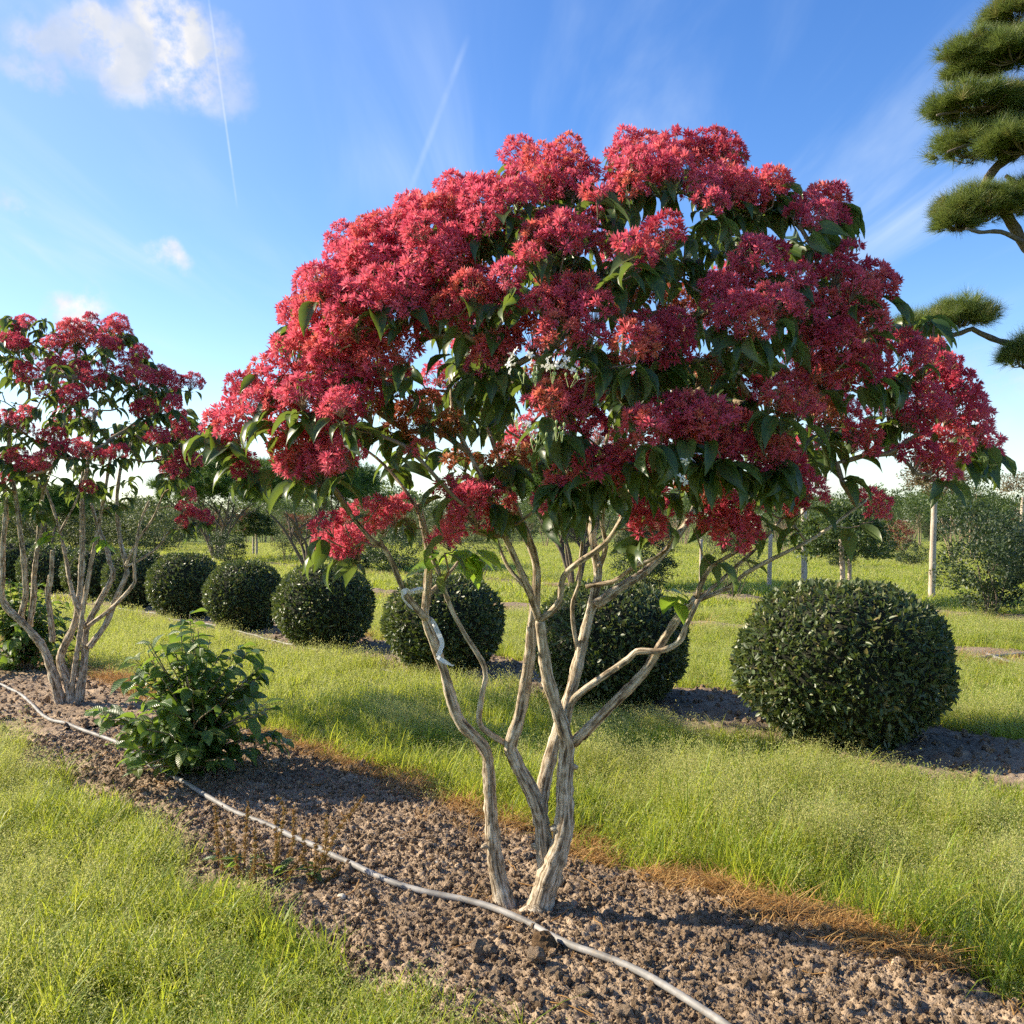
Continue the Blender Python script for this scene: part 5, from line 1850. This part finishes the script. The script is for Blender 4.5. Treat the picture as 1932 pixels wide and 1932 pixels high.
# plants farther back in the nursery rows
def far_rows():
    r = np.random.default_rng(555)
    G_ = {'airy': ('multi_stem_tree', 'airy multi-stemmed tree in the far nursery rows', 'tree', 'airy trees in the far rows'),
          'evergreen': ('evergreen_shrub', 'upright dark evergreen shrub in the far nursery rows', 'shrub', 'dark shrubs in the far rows'),
          'round': ('evergreen_shrub', 'low dark rounded shrub in the far nursery rows', 'shrub', 'rounded shrubs in the far rows'),
          'olive': ('olive_shrub', 'wide olive-green shrub in the far nursery rows', 'shrub', 'olive shrubs in the far rows'),
          'loose': ('loose_shrub', 'sparse grey-green shrub in the far nursery rows', 'shrub', 'sparse shrubs in the far rows'),
          'red': ('red_shrub', 'reddish-leaved shrub in the far nursery rows', 'shrub', 'reddish shrubs in the far rows'),
          'birch': ('slender_tree', 'slender light green tree standing above the far nursery rows', 'tree', 'slender trees in the far rows'),
          'brown': ('brown_tree', 'brown-headed small tree on a pale trunk in the far nursery rows', 'tree', 'brown-headed trees in the far rows')}
    fixed = [(1705, 44, 'airy', 0.95), (1660, 46, 'airy', 0.85), (1735, 52, 'birch', 0.9), (1800, 33, 'airy', 1.0), (1838, 34, 'birch', 1.0), (1925, 30, 'brown', 1.1), (1700, 40, 'red', 0.75),
             (1620, 38, 'loose', 0.95), (1545, 36, 'red', 0.8), (1480, 44, 'airy', 0.9), (1430, 50, 'airy', 1.0), (1385, 42, 'evergreen', 0.9), (1340, 40, 'loose', 1.0), (1290, 55, 'airy', 1.0),
             (1245, 42, 'red', 0.8), (1180, 50, 'olive', 1.0), (960, 45, 'loose', 1.0), (840, 48, 'red', 0.9), (800, 52, 'loose', 1.1), (560, 55, 'red', 1.0), (520, 50, 'loose', 1.2), (1900, 26, 'evergreen', 0.95),
             (1932, 22, 'evergreen', 0.9), (300, 45, 'olive', 1.2), (250, 50, 'olive', 1.3), (190, 52, 'olive', 1.25), (140, 48, 'olive', 1.2), (60, 50, 'olive', 1.3), (5, 47, 'olive', 1.2), (330, 48, 'loose', 1.2),
             (1650, 36, 'round', 1.1), (1585, 30, 'evergreen', 0.6), (1720, 31, 'round', 0.7), (-60, 44, 'evergreen', 1.0), (640, 50, 'evergreen', 1.0), (700, 46, 'airy', 0.8), (1030, 52, 'airy', 0.9), (1120, 46, 'airy', 0.9)]
    own = {1838: 'tall slender light green tree rising behind the large glossy evergreen', 1925: 'brown-headed tree standing beyond the large glossy evergreen', 1700: 'low red-leaved shrub beyond the tall leaning trunk',
           1545: 'reddish shrub between the straight post and the dome-headed tree', 1900: 'dark evergreen shrub close behind the large glossy evergreen', 1932: 'upright evergreen at the edge of the large glossy evergreen',
           1705: 'airy multi-stemmed tree seen past the tall leaning trunk', 1585: 'small evergreen under the dome-headed tree', 1720: 'low rounded shrub at the foot of the tall leaning trunk',
           1800: 'airy tree just behind the tall leaning trunk', 1620: 'sparse shrub close beside the dome of the clipped tree', 1480: 'airy tree behind the two pale posts', 1340: 'sparse shrub behind the thinnest post',
           520: 'sparse shrub behind the small round-headed tree', 330: 'sparse shrub just beyond the outer stems of the smaller pink tree', 1385: 'upright evergreen beyond the low grey-green shrub'}
    for (px, Y, kd, s) in fixed:
        nm, lab, cat, grp = G_[kd]
        lab = own.get(px, lab)
        plant(nm, kd, int(r.integers(0, 2)), at_px(px, Y), r.random() * 6.28, s, lab, cat, grp)
    kinds = ['airy', 'olive', 'evergreen', 'loose', 'airy', 'birch', 'red', 'olive', 'airy']
    for Y, n in ((58, 24), (68, 26), (80, 28)):
        for i in range(n):
            px = -60 + (i + r.random() * 0.9) * 2060 / n
            kd = kinds[r.integers(0, len(kinds))]
            if px < 380 and kd in ('airy', 'birch'):
                kd = 'olive'
            nm, lab, cat, grp = G_[kd]
            s = {'airy': 1.0, 'birch': 0.8, 'olive': 1.35, 'evergreen': 1.3, 'loose': 1.4, 'red': 1.2}[kd] * (0.85 + 0.35 * r.random())
            plant(nm, kd, int(r.integers(0, 2)), at_px(px, Y + r.normal() * 2.5), r.random() * 6.28, s, lab, cat, grp)
    # the far wood closing the view
    n = 46
    V, F, off, LC, TN = [], [], 0, [], []
    for i in range(n):
        px = -250 + i * 2450 / n + r.normal() * 15
        Y = 125 + r.normal() * 9
        x = (px - CX) / FPX * Y
        me = plant_meshes('olive', i % 2)[1][1]
        k = len(me.vertices)
        co = np.empty(k * 3, np.float32)
        me.vertices.foreach_get('co', co)
        lv = np.empty(len(me.loops), np.int32)
        me.loops.foreach_get('vertex_index', lv)
        s = np.array([3.4, 3.4, 2.3 + 0.9 * r.random()])
        V.append(co.reshape(-1, 3) * s + np.array([x, Y, 0]))
        F.append(lv.reshape(-1, 3) + off)
        a = np.empty(k * 3, np.float32)
        me.attributes['lc'].data.foreach_get('vector', a)
        LC.append(a.reshape(-1, 3))
        a = np.empty(k, np.float32)
        me.attributes['tone'].data.foreach_get('value', a)
        TN.append(a)
        off += k
    me = mk_mesh('far_wood', np.concatenate(V), [np.concatenate(F)], [M['bg_leaf']], {'lc': np.concatenate(LC), 'tone': np.concatenate(TN)})
    tag(mk_obj('far_wood', me), 'far-off belt of trees closing the horizon', 'wood', kind='stuff')


far_rows()


# ------------------------------------------------------------------ cloud-pruned pine reaching in from the side
def niwaki():
    r = np.random.default_rng(333)
    Y = 9.6
    base = np.array([6.05, 10.0, bed_z(6.05, 10.0)])
    root = thing('cloud_pruned_pine', base, 'tall cloud-pruned pine with flat needle pads on crooked dark branches', 'pine tree')
    tops = [needle_tuft(40, 1.0, 0.024, r) for _ in range(5)]

    def pp(pts, y0, y1):
        n = len(pts)
        return [P(x, y, y0 + (y1 - y0) * i / (n - 1)) for i, (x, y) in enumerate(pts)]
    limbs = [(pp([(2075, 900), (2045, 760), (2000, 600), (1962, 500), (1932, 456), (1905, 409), (1872, 372), (1862, 345), (1884, 312), (1906, 294), (1932, 278), (1962, 200), (1968, 100), (1952, 0), (1962, -110)], 9.95, 9.6), 0.085, 0.03, 'trunk'),
             (pp([(2035, 735), (1985, 680), (1932, 655), (1886, 643), (1850, 628), (1836, 620), (1803, 631), (1767, 627), (1735, 632)], 9.9, 9.5), 0.045, 0.016, 'branch'),
             (pp([(1960, 500), (1990, 400), (1950, 365), (1900, 330)], 9.7, 9.6), 0.05, 0.02, 'branch'),
             (pp([(1930, 455), (1890, 436), (1850, 437), (1825, 430)], 9.65, 9.4), 0.028, 0.012, 'branch'),
             (pp([(1935, 276), (1890, 262), (1840, 268), (1790, 285)], 9.6, 9.5), 0.028, 0.012, 'branch'),
             (pp([(1960, 210), (1900, 200), (1830, 205), (1770, 215)], 9.6, 9.5), 0.028, 0.012, 'branch'),
             (pp([(1968, 120), (1920, 110), (1860, 110), (1820, 105)], 9.6, 9.5), 0.025, 0.012, 'branch'),
             (pp([(1955, 20), (1930, 15), (1900, 18)], 9.6, 9.5), 0.022, 0.012, 'branch'),
             (pp([(1985, 690), (1960, 690), (1925, 690)], 9.9, 9.8), 0.02, 0.012, 'branch')]
    limbs[0][0].insert(0, base - np.array([0, 0, 0.08]))
    for (pts, r0, r1, nm) in limbs:
        sm = catmull(pts, 0.06)
        tb = Tubes()
        tb.add(sm - base, np.linspace(r0, r1, len(sm)), 10, 0.09, 0.07, r)
        mk_obj(nm, tb.mesh(nm, [M['bark_dark']]), root)
    pads = [(1925, 22, 72, 30), (1965, -30, 80, 36), (1850, 92, 78, 42), (1915, 88, 85, 45), (1985, 70, 80, 45), (1845, 128, 60, 26), (1852, 192, 112, 38), (1950, 190, 95, 36),
            (1850, 262, 100, 52), (1935, 258, 100, 46), (2010, 240, 90, 46), (1845, 385, 88, 48), (1805, 418, 44, 24), (1915, 372, 75, 42), (1985, 355, 80, 40), (1815, 590, 68, 44), (1738, 613, 52, 27), (1928, 668, 42, 40), (1985, 640, 60, 40), (2060, 560, 80, 40)]
    for (px, py, hw, hh) in pads:
        Yd = Y + r.normal() * 0.12
        c = P(px, py, Yd)
        rx, rz = hw / FPX * Yd * 0.9, hh / FPX * Yd * 0.95
        rad = np.array([rx, rx * 0.85, rz])
        n = int(520 * (rx / 0.5) ** 2 * 0.8) + 110
        d = rand_dirs(n, r)
        d[:, 2] = np.where(d[:, 2] < -0.15, -d[:, 2] * 0.5, d[:, 2])
        d = unit(d)
        lump = 1 + 0.1 * np.sin(d @ np.array([6, 5, 3.0]) + r.random() * 6) + 0.08 * r.normal(size=n)
        pos = c + d * rad * (lump * (0.35 + 0.6 * r.random(n) ** 0.6))[:, None] - np.array([0, 0, rz * 0.4])
        dr = unit(d * np.array([0.75, 0.75, 0.5]) + np.array([0, 0, 0.45]) + r.normal(size=(n, 3)) * 0.2)
        Rm = frames(dr, rand_dirs(n, r))
        V, F, at = scatter_merge(tops, r.integers(0, 5, n), Rm, 0.15 * (0.7 + 0.5 * r.random(n)), pos - base, np.clip(r.normal(0.45, 0.25, n), 0, 0.999))
        o = mk_obj('needle_pad', mk_mesh('needle_pad', V, F, [M['needle']], at), root)
        # little forked twigs that carry the pad
        tb = Tubes()
        for k in range(9):
            q = pos[r.integers(0, n)]
            a0 = c + np.array([0, 0, -rz * 0.62])
            mid = (a0 + q) / 2 + np.array([0, 0, -rz * 0.2])
            tb.add(catmull([a0 - base, mid - base, q - base], 0.05), 0.007, 5, 0.05, 0, r)
        mk_obj('twig_fork', tb.mesh('twig_fork', [M['bark_dark']]), o)


niwaki()


# ------------------------------------------------------------------ weeds, clods, pebbles, plant band
def dock(label, stalks, seed, leaves=4):
    r = np.random.default_rng(seed)
    Z7 = lambda x, y, Yd: P(x * 0.3638, 1086 + y * 0.3638, Yd)
    x0, y0, Y0 = stalks[0][0][0], stalks[0][0][1], stalks[0][-1]
    b = Z7(x0, y0, Y0)
    base = np.array([b[0], b[1], bed_z(b[0], b[1])])
    root = thing('dock_weed', base, label, 'weed')
    for st in stalks:
        pts3, Yd = st[:-1], st[-1]
        q = [Z7(x, y, Yd) for (x, y) in pts3]
        q[0] = np.array([q[0][0], q[0][1], bed_z(q[0][0], q[0][1]) - 0.01])
        sm = catmull(q, 0.01)
        tb = Tubes()
        tb.add(sm - base, np.linspace(0.0028, 0.0011, len(sm)), 5, 0, 0, r)
        so = mk_obj('stalk', tb.mesh('stalk', [M['dock_seed']]), root)
        n = len(sm)
        k = int(n * 22)
        t = 0.22 + 0.78 * r.random(k)
        j = np.minimum((t * (n - 1)).astype(int), n - 1)
        wh = np.round(t * n / 1.7) * 1.7 / n
        j = np.clip((wh * (n - 1)).astype(int), 0, n - 1)
        dd = rand_dirs(k, r)
        pos = sm[j] + dd * np.array([1, 1, 0.5]) * (0.002 + 0.012 * r.random(k) ** 1.5)[:, None] * (1.3 - 0.9 * t)[:, None]
        Rm = frames(unit(dd + np.array([0, 0, -0.3])), rand_dirs(k, r))
        V, F, at = scatter_merge(DL, r.integers(0, 3, k), Rm, 0.0085 * (0.5 + 0.8 * r.random(k)), pos - base, r.random(k))
        so2 = mk_obj('seed_head', mk_mesh('seed_head', V, F, [M['dock_seed']], at), so)
        so2['kind'] = 'stuff'
    for i in range(leaves):
        a = r.random() * 6.28
        o = mk_obj('leaf', V_MESH[i % 4], root)
        o.location = (math.cos(a) * 0.03, math.sin(a) * 0.03, 0.01 + 0.03 * r.random())
        o.rotation_euler = (0.3 + 0.6 * r.random(), r.normal() * 0.3, a)
        s = 0.06 + 0.05 * r.random()
        o.scale = (s * 0.8, s, s)


dock('tall dock weed with a long rusty seed stalk leaning towards the pale stems', [((1650, 1680), (1680, 1480), (1760, 1310), (1890, 1140), 4.05), ((1640, 1690), (1690, 1400), (1693, 1240), 4.1), ((1610, 1690), (1640, 1500), (1640, 1350), 4.0),
                                                                                   ((1630, 1690), (1600, 1520), (1560, 1450), 4.0), ((1660, 1690), (1720, 1560), (1780, 1480), 4.0)], 1, 7)
dock('bushy brown dock weed with a seed stalk bent over at its tip', [((1430, 1690), (1425, 1500), (1470, 1270), (1475, 1200), (1440, 1140), 4.05), ((1450, 1690), (1520, 1400), (1528, 1190), 4.15), ((1440, 1700), (1570, 1450), (1578, 1320), 4.05),
                                                                     ((1420, 1700), (1440, 1450), (1432, 1240), 4.1), ((1420, 1700), (1380, 1520), (1350, 1420), 4.0), ((1480, 1700), (1500, 1560), (1540, 1490), 3.95)], 2, 6)
dock('dock weed with two straight greenish seed stalks near the grass edge', [((1270, 1690), (1275, 1400), (1290, 1160), 4.1), ((1260, 1690), (1320, 1500), (1325, 1300), 4.0), ((1290, 1700), (1240, 1520), (1210, 1350), 4.0), ((1280, 1700), (1300, 1580), (1330, 1500), 3.95)], 3, 5)
dock('slim dock weed with a single thin upright stalk at the grass edge', [((1140, 1640), (1135, 1400), (1120, 1190), 4.15), ((1150, 1650), (1180, 1500), (1185, 1270), 4.15), ((1130, 1650), (1160, 1560), (1150, 1440), 4.1)], 4, 4)


def clod(px, py, s, seed, label, mat=None, cat='soil clod', name='soil_clod', fl=0.75, group=None):
    g = G(px, py)
    me = clod_mesh(name, seed, 3, mat or M['soil'], 0.3 if name == 'soil_clod' else 0.12, fl)
    o = mk_obj(name, me, None, (g[0], g[1], bed_z(g[0], g[1]) + s * 0.3))
    o.scale = (s, s, s)
    o.rotation_euler = (0, 0, seed * 1.7)
    return tag(o, label, cat, group)


M['soil_brown'] = soil_material('brown_crumb', (0.24, 0.15, 0.08), (0.12, 0.075, 0.04))
clod(1024, 1788, 0.05, 3, 'large rounded brown soil clod lying on the hose below the tree', M['soil_brown'], fl=0.8)
clod(1040, 1798, 0.028, 5, 'small brown soil clod beside the large one on the hose', M['soil_brown'])
for i, (zx, zy, s) in enumerate([(800, 1170, 0.035), (860, 1190, 0.03), (1130, 1255, 0.034), (1230, 1310, 0.034), (900, 1330, 0.026), (1640, 1535, 0.034), (1110, 1460, 0.03), (1070, 640, 0.03), (720, 1190, 0.024), (500, 1235, 0.022), (1390, 1430, 0.026), (940, 1240, 0.022)]):
    clod(638.9 + zx * 0.3307, 1405.6 + zy * 0.3307, s, 10 + i, 'lump of dry soil on the planting strip below the large tree', group='soil lumps by the trunk')
for i, (zx, zy, s) in enumerate([(560, 685, 0.016), (355, 545, 0.011), (20, 870, 0.02), (740, 1640, 0.012)]):
    clod(638.9 + zx * 0.3307, 1405.6 + zy * 0.3307, s, 40 + i, 'small pale pebble on the brown soil near the tree', M['pebble'], 'pebble', 'pebble', 0.6, 'pale pebbles on the soil')


def grass_clump(px, py, label, seed, s):
    g = G(px, py)
    z = bed_z(g[0], g[1])
    o = mk_obj('dry_grass_clump', dry_t[seed % 4], None, (g[0], g[1], z))
    o.scale = (s, s, s * 1.2)
    o.rotation_euler = (0, 0, seed)
    tag(o, label, 'dry grass')


grass_clump(900, 1690, 'dry straw clump at the foot of the slimmer stem by the hose', 1, 1.0)
grass_clump(905, 1575, 'dry orange grass clump behind the slimmer stem', 2, 1.2)
grass_clump(865, 1560, 'flattened dry orange grass clump on the soil behind the hose', 3, 1.0)
grass_clump(800, 1545, 'pale dry grass wisps on the dark soil', 0, 1.0)


def plant_band():
    Zb = lambda x, y, Yd: P(702.8 + x * 0.1323, 1054.2 + y * 0.1323, Yd)
    anchor = Zb(465, 480, 3.56)
    root = thing('plant_label_band', anchor, 'white plastic label band looped round a stem with handwriting on it', 'label')

    def strip(nm, pts, wid, tw, mat=M['white_plastic']):
        c = catmull([Zb(x, y, Yd) for (x, y, Yd) in pts], 0.006) - anchor
        n = len(c)
        t = unit(np.gradient(c, axis=0))
        w_ = np.interp(np.linspace(0, 1, n), np.linspace(0, 1, len(tw)), tw)
        side = unit(np.cross(t, np.array([0, 1.0, 0])) + 1e-6)
        nrm = unit(np.cross(side, t))
        s = side * np.cos(w_)[:, None] + nrm * np.sin(w_)[:, None]
        th = unit(np.cross(s, t)) * 0.0004
        h = np.asarray(np.interp(np.linspace(0, 1, n), np.linspace(0, 1, len(wid)), wid))[:, None] / 2
        ring = np.stack([c - s * h - th, c + s * h - th, c + s * h + th, c - s * h + th], 1).reshape(-1, 3)
        i = np.arange(n - 1)[:, None] * 4
        j = np.arange(4)[None]
        k = (j + 1) % 4
        F = np.stack([i + j, i + k, i + 4 + k, i + 4 + j], -1).reshape(-1, 4)
        F = np.vstack([F, [[3, 2, 1, 0]], [[4 * n - 4, 4 * n - 3, 4 * n - 2, 4 * n - 1]]])
        return mk_obj(nm, mk_mesh(nm, ring, [F], [mat], smooth=False), root)
    strip('loop', [(505, 485, 3.53), (560, 455, 3.52), (640, 425, 3.52), (705, 420, 3.52), (716, 450, 3.53), (650, 470, 3.54), (560, 485, 3.54), (500, 492, 3.53)], [0.008, 0.011, 0.012, 0.011, 0.009], [0.3, 0.5, 0.9, 0.5, 0.3])
    strip('knot', [(420, 505, 3.535), (445, 470, 3.51), (480, 460, 3.505), (505, 470, 3.52), (510, 500, 3.545), (470, 520, 3.555)], [0.02, 0.022, 0.02], [0.2, 0.4, 0.2])
    strip('tail', [(425, 515, 3.53), (430, 550, 3.53), (470, 610, 3.54), (540, 680, 3.56), (610, 730, 3.58), (690, 790, 3.63), (770, 830, 3.66), (835, 860, 3.65), (885, 940, 3.62), (935, 1050, 3.61), (980, 1150, 3.6), (992, 1230, 3.6), (965, 1320, 3.59), (932, 1390, 3.58)],
          [0.006, 0.008, 0.01, 0.012, 0.015, 0.017, 0.017, 0.016], [0.2, 0.4, 0.3, 0.1, 0.1, 0.0, 0.2])
    strip('end_flap', [(925, 1395, 3.575), (960, 1420, 3.57), (1030, 1465, 3.57), (1095, 1500, 3.575), (1150, 1522, 3.58), (1165, 1512, 3.58)], [0.014, 0.015, 0.014, 0.007, 0.002], [0.1, 0.3, 0.1])
    # pen strokes on the band
    tb = Tubes()
    strokes = [[(872, 945), (890, 925), (884, 955)], [(880, 960), (902, 950), (893, 980), (912, 968)], [(893, 990), (915, 985), (902, 1010), (922, 1003)], [(905, 1020), (926, 1012), (914, 1042), (932, 1030)],
               [(915, 1050), (938, 1045), (930, 1072), (940, 1062)], [(958, 1140), (970, 1145), (970, 1165), (958, 1165), (958, 1142)]]
    for s in strokes:
        tb.add(catmull([Zb(x, y, 3.603) - anchor for (x, y) in s], 0.002), 0.0005, 4, 0, 0)
    mk_obj('handwriting', tb.mesh('handwriting', [M['ink']]), root)


plant_band()
